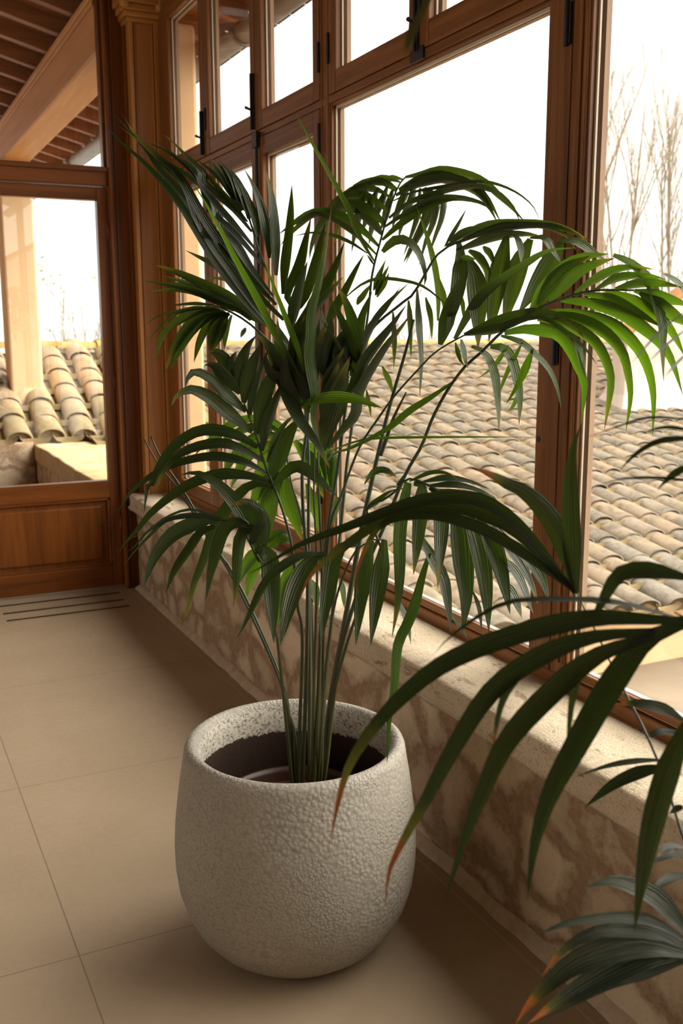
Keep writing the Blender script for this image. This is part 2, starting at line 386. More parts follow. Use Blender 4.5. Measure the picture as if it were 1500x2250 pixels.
def sill_slab():
    mb = MB(); ny = 1500; y0, y1 = -1.2, 5.05
    prof = [(1.226, .425), (1.214, .440), (1.212, .465), (1.212, .490), (1.214, .505), (1.222, .512), (1.30, .513), (1.40, .513), (1.48, .511), (1.515, .495), (1.515, .425)]
    vs = []
    for i in range(ny + 1):
        y = y0 + (y1 - y0) * i / ny
        for k, (x, z) in enumerate(prof):
            a = 1.0 if k < 6 else .25
            d = noise.fractal(Vector((y * 6, k * .35, 1.2)), 1.0, 2.0, 4) * .005 + noise.noise(Vector((y * 60, k * 1.8, 4))) * .0035 + noise.noise(Vector((y * 150, k * 2.8, 8))) * .002
            chip = max(0, noise.noise(Vector((y * 4.2, 7.7, k * .1))) - .28) * .06 if 2 <= k <= 5 else 0
            vs.append((x + (d + chip) * a if k < 6 else x, y, z + (-abs(d) * .5 - chip * .5) * a))
    n = len(prof)
    fs = [(i * n + k, i * n + (k + 1) % n, (i + 1) * n + (k + 1) % n, (i + 1) * n + k) for i in range(ny) for k in range(n)]
    fs += [tuple(range(n)), tuple(range(ny * n, ny * n + n))]
    mb.add(vs, fs); return mb.build('trim_1', M['sill'], None, 0, True)
tag(sill_slab(), 'thick pitted limestone window sill with chipped front edge', 'window sill', None, 'structure')
mbb = MB()
vs = []
for i in range(401):
    y = -3.2 + 8.25 * i / 400; d = noise.noise(Vector((y * 9, 2, 2))) * .006
    vs += [(1.232 + d, y, .0), (1.236 + d, y, .007), (1.262, y, .022 + d)]
mbb.add(vs, [(i * 3 + k, i * 3 + k + 1, i * 3 + k + 4, i * 3 + k + 3) for i in range(400) for k in range(2)])
tag(mbb.build('baseboard_right', M['mortar'], None, 0, True), 'pale mortar fillet where the stone wall meets the floor', 'baseboard', None, 'structure')

# left, near and far walls of the gallery (mostly out of frame) with their own glazed openings
def glazed_wall(name, label, axis, at, s0, s1, posts, zb=.5, zt=2.55, th=.16, solid=None):
    mb = MB()
    def bx(a0, a1, z0, z1):
        if axis == 'x': mb.box((at - th, a0, z0), (at, a1, z1))
        else: mb.box((a0, at - th, z0), (a1, at, z1))
    bx(s0, s1, 0, zb); bx(s0, s1, zt, 3.02)
    for p in posts: bx(p - .08, p + .08, zb, zt)
    if solid: bx(solid[0], solid[1], zb, zt)
    return tag(mb.build(name, M['white_plaster'], None, 0), label, 'wall', None, 'structure')
glazed_wall('wall_left', 'plastered wall with wide window openings across the gallery', 'x', -3.6, -3.2, 5.1, [-3.1, 1.0, 2.9, 5.0], solid=(-3.2, 1.0))
glazed_wall('wall_near', 'plain plastered end wall behind the viewer', 'y', -3.1, -3.6, 1.26, [-3.5, 1.2], solid=(-3.5, 1.2))

# far wall: timber door screen
DY = 5.12
top('trim_2', (1.190, 5.085, 0), (1.33, 5.22, 3.02), M['door_z'], 'dark timber door jamb in the corner left of the pilaster', 'door jamb', 'structure', .006)
mb = MB().box((1.190, 5.060, 0), (1.206, 5.085, 3.02)).box((1.285, 5.050, .0), (1.302, 5.085, 3.02)).box((1.225, 5.075, 0), (1.235, 5.085, 3.02))
pj = mb.build('moulding', M['door_z'], bpy.data.objects['trim_2'], .003)
top('wall_far', (-3.6, 5.10, 0), (-1.60, 5.22, 3.02), M['white_plaster'], 'plastered end wall left of the timber doors', 'wall', 'structure', 0)
hdr = top('trim_3', (-1.60, 5.085, 2.052), (1.190, 5.21, 2.142), M['door_x'], 'horizontal timber transom bar above the glazed door', 'transom', 'structure', .006)
MB().box((-1.60, 5.072, 2.118), (1.190, 5.085, 2.142)).build('moulding', M['door_x'], hdr, .003)
top('trim_4', (-1.60, 5.085, 2.96), (1.190, 5.21, 3.06), M['door_x'], 'timber head rail at the top of the door screen', 'head rail', 'structure', .006)

def door(name, x0, x1, label, hinge_side):
    d = empty(name, ((x0 + x1) / 2, DY, 0), label, 'door', None, 'structure')
    st = .052; z_b, z_p, z_m, z_g, z_t = .012, .125, .488, .580, 1.985
    f = MB().box((x0, DY - .012, z_b), (x0 + st, DY + .045, 2.048)).box((x1 - st, DY - .012, z_b), (x1, DY + .045, 2.048))
    f.build('stile', M['door_z'], d, .004)
    r = MB().box((x0 + st, DY - .010, z_b), (x1 - st, DY + .042, z_p)).box((x0 + st, DY - .010, z_m), (x1 - st, DY + .042, z_g)).box((x0 + st, DY - .010, z_t), (x1 - st, DY + .042, 2.048))
    r.build('rail', M['door_x'], d, .004)
    p = MB().box((x0 + st, DY + .014, z_p), (x1 - st, DY + .03, z_m)).box((x0 + st + .045, DY + .004, z_p + .035), (x1 - st - .045, DY + .02, z_m - .04))
    p.build('panel', M['door_z'], d, .008)
    b = MB()
    for a0, a1 in ((z_p, z_m),):
        b.box((x0 + st, DY - .004, a0), (x1 - st, DY + .012, a0 + .014)).box((x0 + st, DY - .004, a1 - .014), (x1 - st, DY + .012, a1))
        b.box((x0 + st, DY - .004, a0), (x0 + st + .014, DY + .012, a1)).box((x1 - st - .014, DY - .004, a0), (x1 - st, DY + .012, a1))
    b.build('moulding', M['door_x'], d, .003)
    MB().box((x0 + st - .005, DY + .014, z_g - .005), (x1 - st + .005, DY + .020, z_t + .005)).build('pane', M['glass'], d)
    k = MB()
    for zz in (.30, 1.05, 1.80): k.tube([(hinge_side, DY - .016, zz), (hinge_side, DY - .016, zz + .09)], .007)
    k.build('hinge', M['door_z'], d, 0, True)
    return d
door('door_1', .26, 1.188, 'glazed timber door with a raised wooden panel below the glass', 1.186)
door('door_2', -.67, .255, 'left leaf of the glazed timber double door', -.66)
door('door_3', -1.60, -.675, 'fixed glazed timber leaf beside the double door', -.68)
for k, (x0, x1) in enumerate(((.26, 1.190), (-.67, .20), (-1.60, -.73))):
    t = empty('window_%d' % (8 + k), ((x0 + x1) / 2, DY, 2.14), ['fanlight pane above the glazed timber door', 'fanlight pane above the left door leaf', 'fanlight pane above the fixed door leaf'][k], 'window', None, 'structure')
    MB().box((x0, DY - .01, 2.142), (x0 + .03, DY + .05, 2.96)).box((x1 - .012, DY - .01, 2.142), (x1, DY + .05, 2.96)).build('stile', M['door_z'], t, .003)
    MB().box((x0 + .01, DY + .014, 2.14), (x1 - .01, DY + .02, 2.97)).build('pane', M['glass'], t)

# corner pilaster with a small capital
pil = empty('trim_5', (1.36, 5.0, .512), 'orange-brown timber corner pilaster with carved capital standing on the sill', 'pilaster', None, 'structure')
MB().box((1.300, 4.985, .512), (1.438, 5.085, 3.02)).build('shaft', M['pil_z'], pil, .004)
fl = MB().box((1.292, 4.965, .512), (1.312, 4.99, 2.80)).box((1.416, 4.965, .512), (1.436, 4.99, 2.80)).box((1.318, 4.976, .512), (1.323, 4.99, 2.80)).box((1.405, 4.976, .512), (1.410, 4.99, 2.80))
fl.build('fillet', M['pil_z'], pil, .004)
cp = MB()
for k, (dz, e, hh) in enumerate(((2.795, .010, .02), (2.815, .022, .025), (2.84, .034, .03), (2.87, .048, .05), (2.92, .058, .10))):
    cp.box((1.292 - e, 4.965 - e, dz), (1.436 + e * .2, 5.08, dz + hh))
cp.tube([(1.27, 4.94, 2.845), (1.27, 4.94, 2.90)], [.022, .030], 10).tube([(1.44, 4.94, 2.845), (1.44, 4.94, 2.90)], [.022, .030], 10)
cp.build('capital', M['pil_x'], pil, .006)

# ------------------------------------------------------------------ the window wall
XF, XG, XB = 1.440, 1.464, 1.486
ZB, ZT = .512, 2.96
def post(name, y0, y1, label, groove=True):
    t = empty(name, (XF, (y0 + y1) / 2, ZB), label, 'window post', None, 'structure')
    if groove:
        ym = y0 + (y1 - y0) * .40
        MB().box((XF, y0, ZB), (XB, ym - .002, ZT)).box((XF, ym + .002, ZB), (XB, y1, ZT)).box((XF + .006, ym - .003, ZB), (XB - .01, ym + .003, ZT)).build('shaft', M['wood_z'], t, .004)
    else:
        MB().box((XF, y0, ZB), (XB, y1, ZT)).build('shaft', M['wood_z'], t, .004)
    return t
p1 = post('trim_6', 1.768, 1.905, 'broad brown window post with two black hinges beside the right pane')
MB().box((XF - .006, 1.784, ZB + .06), (XF + .004, 1.796, 2.05)).box((XF - .004, 1.772, ZB + .06), (XF + .004, 1.779, 2.05)).build('moulding', M['wood_z'], p1, .002)
def hinge(parent, y, z, h=.085, x=XF, r=.010):
    return MB().box((x - .006, y - r, z), (x + .002, y + r, z + h)).tube([(x - .008, y, z - .004), (x - .008, y, z + h + .004)], .0055).build('hinge', M['iron'], parent, .001)
hinge(p1, 1.835, 1.955); hinge(p1, 1.838, 1.272)
MB().tube([(XF + .0006, 1.893, 1.094), (XF - .0004, 1.893, 1.094)], .008, 12).build('knot', M['iron'], p1)
p2 = post('trim_7', 3.045, 3.112, 'narrow brown window post between casements and big fixed pane', False)
MB().box((XF - .004, 3.050, ZB + .05), (XF + .004, 3.058, 2.96)).box((XF - .004, 3.098, ZB + .05), (XF + .004, 3.106, 2.96)).build('moulding', M['wood_z'], p2, .002)

# bottom rail and transom, continuous along the whole window wall
br = empty('trim_8', (XF, 1.0, ZB), 'brown timber bottom rail of the window wall lying on the sill', 'window rail', None, 'structure')
MB().box((XF - .004, -3.1, ZB - .004), (XB, 4.985, ZB + .032)).build('board', M['wood_y'], br, .004)
MB().box((XF + .006, -3.1, ZB + .036), (XG - .006, 4.985, ZB + .056)).build('bead', M['wood_y'], br, .003)
MB().box((XG + .008, -3.1, ZB + .034), (XB + .004, 4.985, ZB + .050)).build('drip_strip', M['alu'], br, .002)
tb = empty('trim_9', (XF, 3.0, 2.05), 'brown timber transom rail below the upper window sashes', 'window rail', None, 'structure')
MB().box((XF - .002, -3.1, 2.068), (XB, 4.985, 2.092)).build('board', M['wood_y'], tb, .003)
hd = empty('trim_10', (XF, 3.0, 2.90), 'brown timber head beam above the window wall', 'window rail', None, 'structure')
MB().box((XF, -3.1, 2.86), (XB, 4.985, 3.02)).build('board', M['wood_y'], hd, .004)

def sash(parent, y0, y1, z0, z1, sl, sr, rb, rtp, name='sash'):
    """one opening sash: y0 near end, y1 far end; sl far stile, sr near stile widths"""
    a = MB().box((XF - .006, y0, z0), (XB - .004, y0 + sr, z1)).box((XF - .006, y1 - sl, z0), (XB - .004, y1, z1))
    s = a.build(name, M['wood_z'], parent, .004)
    MB().box((XF - .005, y0 + sr, z0), (XB - .004, y1 - sl, z0 + rb)).box((XF - .005, y0 + sr, z1 - rtp), (XB - .004, y1 - sl, z1)).build('rail', M['wood_y'], s, .004)
    g0, g1, h0, h1 = y0 + sr, y1 - sl, z0 + rb, z1 - rtp
    b = MB()
    for ya, yb, za, zb in ((g0 - .002, g0 + .006, h0, h1), (g1 - .006, g1 + .002, h0, h1), (g0, g1, h0 - .002, h0 + .006), (g0, g1, h1 - .006, h1 + .002)):
        b.box((XG - .007, ya, za), (XG - .002, yb, zb))
    b.build('bead', M['bead'], s, 0)
    o = MB()
    for ya, yb, za, zb in ((g0, g0 + .010, h0, h1), (g1 - .010, g1, h0, h1), (g0, g1, h0, h0 + .010), (g0, g1, h1 - .010, h1)):
        o.box((XG + .008, ya, za), (XB, yb, zb))
    o.build('outer_frame', M['outwood'], s, 0)
    MB().box((XG, g0 - .004, h0 - .004), (XG + .006, g1 + .004, h1 + .004)).build('pane', M['glass'], s)
    return s
def bolt(parent, y, z0, z1):
    b = MB().box((XF - .014, y - .009, z0), (XF - .004, y + .009, z1)).tube([(XF - .018, y, z0), (XF - .018, y, z1)], .005).tube([(XF - .018, y, z0 + .07), (XF - .045, y - .012, z0 + .075)], [.004, .006])
    return b.build('bolt', M['iron'], parent, .001)
LAB = ['narrow far casement window beside the corner pilaster, apricot column behind it', 'second casement window from the pilaster, left of the black latch rod', 'third casement window from the pilaster, right of the black latch rod']
casem = [(4.302, 4.98, .17, .052), (3.690, 4.298, .062, .050), (3.114, 3.686, .058, .050)]
for k, (y0, y1, sl, sr) in enumerate(casem):
    wn = empty('window_%d' % (k + 1), (XF, (y0 + y1) / 2, ZB), LAB[k], 'window', None, 'structure')
    lo = sash(wn, y0, y1, ZB + .034, 2.066, sl, sr, .062, .066, 'lower_sash')
    hi = sash(wn, y0, y1, 2.094, 2.855, sl, sr, .066, .070, 'upper_sash')
    if k == 0:
        bolt(hi, y0 + .012, 2.10, 2.28)
    if k == 1:
        hinge(hi, y1 - .018, 2.20); hinge(lo, y1 - .018, 1.86); bolt(hi, y0 + .012, 2.10, 2.30)
    if k == 2:
        hinge(hi, y0 - .001, 2.18); hinge(lo, y0 - .001, 1.93); hinge(lo, y0 - .001, .75)
        r = MB().tube([(XF - .014, y1 - .020, .60), (XF - .014, y1 - .020, 2.08)], .006).box((XF - .022, y1 - .040, 2.03), (XF - .006, y1 + .006, 2.085)).box((XF - .020, y1 - .032, 1.20), (XF - .006, y1 - .008, 1.34))
        r.build('latch_rod', M['iron'], lo, .001)

def fixed(name, y0, y1, label, uppers):
    wn = empty(name, (XF, (y0 + y1) / 2, ZB), label, 'window', None, 'structure')
    fy = .006
    z0, z1 = ZB + .056, 2.068
    MB().box((XF + .004, y1 - fy, z0), (XG, y1, z1)).box((XF + .004, y0, z0), (XG, y0 + fy, z1)).build('frame', M['wood_z'], wn, .002)
    MB().box((XF + .004, y0, z1 - .008), (XG, y1, z1)).build('rail', M['wood_y'], wn, .002)
    b = MB().box((XG - .006, y1 - .012, z0), (XG - .001, y1 - fy + .002, z1)).box((XG - .006, y0 + fy - .002, z0), (XG - .001, y0 + .012, z1)).box((XG - .006, y0, z1 - .016), (XG - .001, y1, z1 - .006))
    b.build('bead', M['bead'], wn)
    MB().box((XG + .008, y1 - .016, z0), (XB, y1, z1)).box((XG + .008, y0, z0), (XB, y0 + .016, z1)).box((XG + .008, y0, z1 - .014), (XB, y1, z1)).build('outer_frame', M['outwood'], wn)
    MB().box((XG, y0, z0 - .01), (XG + .006, y1, z1)).build('pane', M['glass'], wn)
    for (a, b_, sl, sr) in uppers:
        s = sash(wn, a, b_, 2.094, 2.855, sl, sr, .066, .070, 'upper_sash')
        hinge(s, b_ - .004 if sl > .05 else b_ - .01, 2.19)
    return wn
w4 = fixed('window_4', 1.905, 3.045, 'wide fixed window pane behind the tall palm with tiled roof view', [(2.475, 3.043, .052, .050), (1.907, 2.471, .050, .052)])
bolt(w4, 2.473, 2.09, 2.40)
MB().box((XF - .010, 2.44, 2.065), (XF - .002, 2.51, 2.10)).build('bolt_plate', M['iron'], w4, .001)
fixed('window_5', .55, 1.768, 'right window pane with bare trees and white chimney outside', [])
post('trim_11', .42, .55, 'window post nearest the viewer beyond the right edge')
fixed('window_6', -.80, .42, 'window pane to the right of the viewer', [])
post('trim_12', -.93, -.80, 'window post behind the viewer')
fixed('window_7', -3.05, -.93, 'last window pane behind the viewer', [])

# floor slots by the door
fv = empty('floor_vent', (.8, 4.87, 0), 'linear floor vent of three dark slots in front of the door', 'floor vent')
for y, x0, x1 in ((5.005, .30, 1.138), (4.860, .538, 1.125), (4.731, .538, 1.121)):
    MB().box((x0, y - .010, -.002), (x1, y + .010, .0012)).build('slot', M['slot'], fv)

# ------------------------------------------------------------------ outdoors
top('terrace_floor', (1.50, -8, -.78), (14, 4.7, -.66), M['terrace'], 'pale beige terrace below the tiled roof outside the windows', 'terrace', 'structure', 0)
top('porch_floor', (-6, 5.22, -.12), (1.25, 8.1, -.01), M['terrace'], 'beige porch floor outside the glazed door', 'porch floor', 'structure', 0)

top('porch_light_blocker', (-2.6, 5.25, -.1), (-2.4, 12.2, 3.9), M['raft_x'], 'added dark wall, unseen, blocking sky light on the left side of the porch', 'wall', 'structure', 0)  # unseen wall added to keep sky light off the beam's left side
# stone parapet continuing the line of the window wall
pp = empty('stone_parapet', (1.45, 6.6, 0), 'low stone parapet with lichen-yellow coping outside the glazed door', 'parapet')
def rough_box(a, b, n, amp, mat, name, parent):
    bm = bmesh.new(); bmesh.ops.create_cube(bm, size=1)
    bmesh.ops.scale(bm, vec=(b[0] - a[0], b[1] - a[1], b[2] - a[2]), verts=bm.verts)
    bmesh.ops.translate(bm, vec=((a[0] + b[0]) / 2, (a[1] + b[1]) / 2, (a[2] + b[2]) / 2), verts=bm.verts)
    bmesh.ops.subdivide_edges(bm, edges=bm.edges, cuts=n, use_grid_fill=True)
    for v in bm.verts:
        d = noise.noise_vector(v.co * 5) * amp + noise.noise_vector(v.co * 17) * amp * .4
        v.co += d
    mb = MB(); bm.verts.ensure_lookup_table()
    mb.add([v.co.copy() for v in bm.verts], [[v.index for v in f.verts] for f in bm.faces]); bm.free()
    return mb.build(name, mat, parent, 0, True)
rough_box((1.198, 5.23, .35), (1.71, 8.30, .474), 24, .010, M['coping'], 'coping', pp)
rough_box((1.205, 5.23, -.3), (1.66, 8.25, .355), 24, .006, M['masonry'], 'masonry', pp)
rw = empty('back_wall_stone', (-1.5, 8.1, 0), 'low stone wall closing the porch under the tile ends', 'wall')
rough_box((-2.38, 7.93, -.3), (1.190, 8.25, .50), 24, .008, M['masonry'], 'masonry', rw)

# tiled roofs
def tiles(mb, pan, x0, x1, y0, y1, rz_, PX, PY, lift, hf, rf):
    nx = int(round((x1 - x0) / PX)); ny = int(math.ceil((y1 - y0) / PY))
    for i in range(nx):
        xc = x0 + (i + .5) * PX
        for j in range(ny):
            ya = y0 + j * PY; L = PY + .07
            r0 = PX * rf + random.uniform(-.004, .004); r1 = r0 * .86
            dx = random.uniform(-.008, .008); dz = random.uniform(-.004, .005); sk = random.uniform(-.012, .012)
            ya += random.uniform(-.02, .02)
            rn = random.random(); K = 10; vs = []
            for (yy, r, zz, xs) in ((ya, r0, lift, 0), (ya + L, r1, lift * .3, sk)):
                for th in (0, .013):
                    for k in range(K + 1):
                        a = math.pi * k / K
                        vs.append((xc + dx + xs - (r - th) * math.cos(a), yy, rz_(yy) + zz + dz + (r - th) * hf * math.sin(a)))
            n = K + 1; fs = []
            for k in range(K):
                fs.append((k, k + 1, 2 * n + k + 1, 2 * n + k)); fs.append((k, n + k, n + k + 1, k + 1))
            mb.add(vs, fs, rn)
            if j == 0: pan.add([(v[0], v[1] + .03, v[2]) for v in vs[n:2 * n]], [tuple(range(n))], rn)
    for i in range(nx + 1):
        xc = x0 + i * PX
        for j in range(ny):
            ya = y0 + j * PY - .05; L = PY + .04; r = PX * .47; K = 5; vs = []
            for yy, zz in ((ya, .026), (ya + L, .004)):
                for k in range(K + 1):
                    a = math.pi * k / K
                    vs.append((xc - r * math.cos(a), yy, rz_(yy) + zz + .030 - r * .42 * math.sin(a)))
            n = K + 1
            pan.add(vs, [(k, k + 1, n + k + 1, n + k) for k in range(K)] + [tuple(range(n))], random.random())
def ridge(x0, x1, yr, z, parent):
    rg = MB(); x = x0
    while x < x1:
        L = .42; r = .10; zz = z + random.uniform(-.008, .008); K = 8; vs = []
        for xx, rr in ((x, r), (x + L, r * .9)):
            for k in range(K + 1):
                a = math.pi * k / K; vs.append((xx, yr - rr * math.cos(a), zz + rr * .6 * math.sin(a)))
        rg.add(vs, [(k, k + 1, K + 2 + k, K + 1 + k) for k in range(K)] + [tuple(range(K + 1))], random.random()); x += .37
    rg.build('ridge_cap', M['ridge'], parent, 0, True, True)
def body(x0, x1, y0, y1, z0, z1, zb, parent):
    MB().add([(x0, y0, z0), (x1, y0, z0), (x1, y1, z1), (x0, y1, z1), (x0, y0, zb), (x1, y0, zb), (x1, y1, zb), (x0, y1, zb)],
             [(0, 1, 2, 3), (4, 7, 6, 5), (0, 4, 5, 1), (3, 2, 6, 7), (0, 3, 7, 4), (1, 5, 6, 2)]).build('roof_body', M['stucco'], parent)
def rzA(y): return .50 + .22 * (y - 8)
def rzB(y): return .50 + .45 * (y - 8)
YR, YR2 = 10.95, 9.50
roof = empty('tiled_roof', (4.5, 8, 0), 'weathered barrel tile roof sloping below the windows with lichen', 'roof')
tm, pm = MB(), MB()
tiles(tm, pm, 1.72, 11.80, 4.30, YR - .1, rzA, .21, .29, .024, .50, .50)
tm.build('cover_tile_field', M['tile'], roof, 0, True, True); pm.build('pan_tile_field', M['pan'], roof, 0, True, True)
body(1.72, 11.8, 4.36, YR, rzA(4.36) - .05, rzA(YR) - .03, -.70, roof)
ridge(1.9, 12, YR, rzA(YR) + .015, roof)
roof2 = empty('porch_side_roof', (0, 9, 0), 'barrel tile roof behind the porch seen through the glazed door', 'roof')
tm, pm = MB(), MB()
tiles(tm, pm, -2.36, 2.74, 7.98, YR2 - .08, rzB, .255, .25, .030, .66, .43)
tm.build('cover_tile_field', M['tile_b'], roof2, 0, True, True); pm.build('pan_tile_field', M['pan'], roof2, 0, True, True)
body(-2.36, 2.70, 8.27, YR2, rzB(8.27) - .05, rzB(YR2) - .03, .2, roof2)
ridge(-2.4, 2.5, YR2, rzB(YR2) + .02, roof2)

# plaster columns carrying the porch beam
def column(name, x0, x1, y0, y1, z0, z1, label):
    return tag(MB().box((x0, y0, z0), (x1, y1, z1)).build(name, M['stucco'], None, .02), label, 'column')
column('plaster_column', 1.140, 1.402, 8.62, 8.90, .60, 2.71, 'apricot plaster column on the tiles seen through the glazed door')
MB().lathe([(.24, .0), (.21, .05), (.175, .12), (.13, .2)], 24, (1.271, 8.76, .70)).build('mortar_collar', M['stucco'], bpy.data.objects['plaster_column'], 0, True)
column('plaster_column', 1.400, 1.712, 5.23, 5.53, .47, 2.90, 'apricot plaster column close behind the far casement window')
# beam, rafters, boards, gutter
bmh = empty('porch_beam', (1.30, 6, 2.703), 'massive honey-coloured timber eaves beam over the porch', 'beam')
MB().box((1.190, 5.23, 2.703), (1.402, 12.0, 2.981)).build('beam', M['beam_y'], bmh, .012)
MB().box((1.168, 5.23, 2.947), (1.190, 12.0, 2.981)).box((1.180, 5.23, 2.925), (1.190, 12.0, 2.950)).build('moulding', M['beam_y'], bmh, .006)
SL = .26
def rz(x): return 2.995 + (1.19 - x) * SL
def slab(xa, xb, ya, yb, d0, d1):
    return MB().add([(x, yy, rz(x) + dz) for x, dz in ((xa, d0), (xb, d0), (xb, d1), (xa, d1)) for yy in (ya, yb)],
                    [(0, 2, 4, 6), (1, 7, 5, 3), (0, 1, 3, 2), (2, 3, 5, 4), (4, 5, 7, 6), (6, 7, 1, 0)])
y = 4.46
while y < 12.1:
    xa = -2.35 if y > 5.2 else 1.57
    tag(slab(xa, 1.855, y, y + .066, 0, .088).build('porch_rafter', M['raft_x'], None, .004), 'reddish pine rafter of the porch roof resting on the eaves beam' if y > 5.2 else 'reddish pine rafter end sticking out above the far casements', 'rafter', 'rafters of the porch roof' if y > 5.2 else 'rafter ends above the windows')
    y += .40
bd = slab(-2.35, 1.89, 5.24, 12.3, .088, .11)
tag(bd.build('porch_roof', M['raft_x'], None, 0), 'dark pine boards above the porch rafters', 'roof', None, 'structure')
tag(slab(1.57, 1.89, -3.2, 5.24, .088, .11).build('eaves_board', M['raft_y'], None, 0), 'dark pine eaves boards above the windows', 'roof', None, 'structure')
et = MB(); y = -3.2
while y < 12.3:
    K = 6; vs = []
    for xx, r, zz in ((1.80, .075, .092), (2.05, .083, .092)):
        for kk in range(K + 1):
            a = math.pi * kk / K; vs.append((xx, y - r * math.cos(a), rz(xx) + zz + r * .6 * math.sin(a)))
    et.add(vs, [(kk, kk + 1, K + 2 + kk, K + 1 + kk) for kk in range(K)] + [tuple(range(K + 1, 2 * K + 2))], random.random()); y += .175
tag(et.build('eaves_tile_row', M['tile'], None, 0, True, True), 'row of rounded eaves tiles above the gutter', 'tiles', None, 'stuff')
gt = empty('gutter', (1.9, 6, 2.74), 'weathered round zinc gutter hanging along the porch eaves', 'gutter')
GX, GZ, GR = 1.872, 2.82, .063
g = MB(); K = 12; vs = []
for yy in (-3.2, 12.2):
    for rr in (GR, GR - .004):
        for kk in range(K + 1):
            a = math.pi + math.pi * kk / K * 1.0; vs.append((GX + rr * math.cos(a), yy, GZ + rr * math.sin(a)))
n = K + 1
g.add(vs, [(kk, kk + 1, 2 * n + kk + 1, 2 * n + kk) for kk in range(K)] + [(n + kk, 3 * n + kk, 3 * n + kk + 1, n + kk + 1) for kk in range(K)] + [(kk, n + kk, n + kk + 1, kk + 1) for kk in range(K)] + [(2 * n + kk, 2 * n + kk + 1, 3 * n + kk + 1, 3 * n + kk) for kk in range(K)])
g.build('trough', M['zinc'], gt, 0, True)
for yy in (4.95, 6.4, 7.1, 7.8, 9.2):
    b = MB(); b.tube([(GX + (GR + .006) * math.cos(math.pi + math.pi * kk / 12), yy, GZ + (GR + .006) * math.sin(math.pi + math.pi * kk / 12)) for kk in range(13)], .011, 8)
    b.build('bracket', M['zinc'], gt, 0, True)

# chimney block on the roof
ch = empty('chimney', (8.0, 8.6, .55), 'white plastered chimney block with flared foot and terracotta top at the right edge', 'chimney')
vs = []; prof = [(.20, -.2), (.16, .10), (.06, .28), (.02, .42), (0, .6), (0, .86), (0, .88)]
X0, X1, Y0, Y1, Z0 = 7.17, 9.2, 8.0, 8.22, .40
for e, z in prof:
    for (x, yy) in ((X0 - e, Y0 - e), (X1 + e, Y0 - e), (X1 + e, Y1 + e), (X0 - e, Y1 + e)):
        zt = Z0 + z + ((x - X0) * .55 if z > .8 else 0)
        vs.append((x, yy, zt))
fs = [(i * 4 + k, i * 4 + (k + 1) % 4, i * 4 + 4 + (k + 1) % 4, i * 4 + 4 + k) for i in range(len(prof) - 1) for k in range(4)] + [tuple(range(len(vs) - 4, len(vs)))]
MB().add(vs, fs).build('shaft', M['white_plaster'], ch, .03)
zc = Z0 + .88
MB().add([(x, yy, zc + (x - X0) * .55 + dz) for dz in (0, .045) for x, yy in ((X0 - .06, Y0 - .03), (X1 + .06, Y0 - .03), (X1 + .06, Y1 + .03), (X0 - .06, Y1 + .03))],
         [(0, 3, 2, 1), (4, 5, 6, 7), (0, 1, 5, 4), (1, 2, 6, 5), (2, 3, 7, 6), (3, 0, 4, 7)]).build('tile_cap', M['terra'], ch, .015)

# land, hills
tag(MB().add([(-250, 11.5, -3), (300, 11.5, -3), (300, 300, -3), (-250, 300, -3)], [(0, 1, 2, 3)]).build('ground', M['land'], None), 'hazy pale plain beyond the roof ridge', 'ground', None, 'structure')
hv = []
for i in range(121):
    x = -220 + 480 * i / 120
    hv += [(x, 200, -3), (x, 205, 1.0 + 2.2 * (.5 + .5 * noise.noise(Vector((x * .012, 4, 1)))))]
tag(MB().add(hv, [(2 * i, 2 * i + 2, 2 * i + 3, 2 * i + 1) for i in range(120)]).build('distant_hills', M['hill'], None, 0, True), 'faint hazy hills on the far horizon', 'hills', None, 'structure')

# bare trees
def bare_tree(name, x, y, z0, h, label, seed, spread=.16, trunks=1, density=1.0, group=None, leaves=0):
    rng = random.Random(seed)
    t = empty(name, (x, y, z0), label, 'tree' if h > 3 else 'shrub', group)
    tr, br, lf = MB(), MB(), MB()
    def grow(mb, p, d, L, r, lev):
        n = 6; pts = [Vector(p)]; dd = Vector(d)
        for k in range(n):
            dd = (dd + Vector((rng.uniform(-1, 1), rng.uniform(-1, 1), rng.uniform(-.2, .9))) * (.06 + .05 * lev)).normalized()
            pts.append(pts[-1] + dd * L / n)
        mb.tube(pts, [r * (1 - .75 * k / n) for k in range(n + 1)], 5 if lev < 2 else 4)
        if lev < 3:
            cnt = int((11 if lev == 0 else 6 if lev == 1 else 3) * density)
            for c in range(cnt):
                f = rng.uniform(.12 if lev == 0 else .2, .95); i = min(int(f * n), n - 1)
                q = pts[i].lerp(pts[i + 1], f * n - i); a = rng.uniform(0, 2 * math.pi)
                nd = (dd * .2 + Vector((math.cos(a) * spread * 2.4, math.sin(a) * spread * 2.4, 1)) * .9).normalized()
                grow(br, q, nd, L * rng.uniform(.35, .6) * (1 - .35 * f), r * .45 * (1 - .4 * f), lev + 1)
        elif leaves and rng.random() < leaves:
            q = pts[-1]
            for c in range(3):
                a = Vector((rng.uniform(-1, 1), rng.uniform(-1, 1), rng.uniform(-1, 1))).normalized() * .035; b = a.orthogonal() * .6
                lf.add([q, q + a + b * .5, q + a * 2, q + a - b * .5], [(0, 1, 2, 3)])
    for k in range(trunks):
        a = rng.uniform(0, 6.28)
        grow(tr, (x + rng.uniform(-.12, .12) * h * .12 * trunks, y + rng.uniform(-.1, .1), z0), Vector((math.cos(a) * spread * .5, math.sin(a) * spread * .5, 1)).normalized(), h * rng.uniform(.8, 1.0), h * .0056, 0)
    tr.build('trunk', M['bark'], t, 0, True); br.build('branches', M['bark'], t, 0, True)
    if lf.v: lf.build('foliage', M['twig_leaf'], t)
    return t
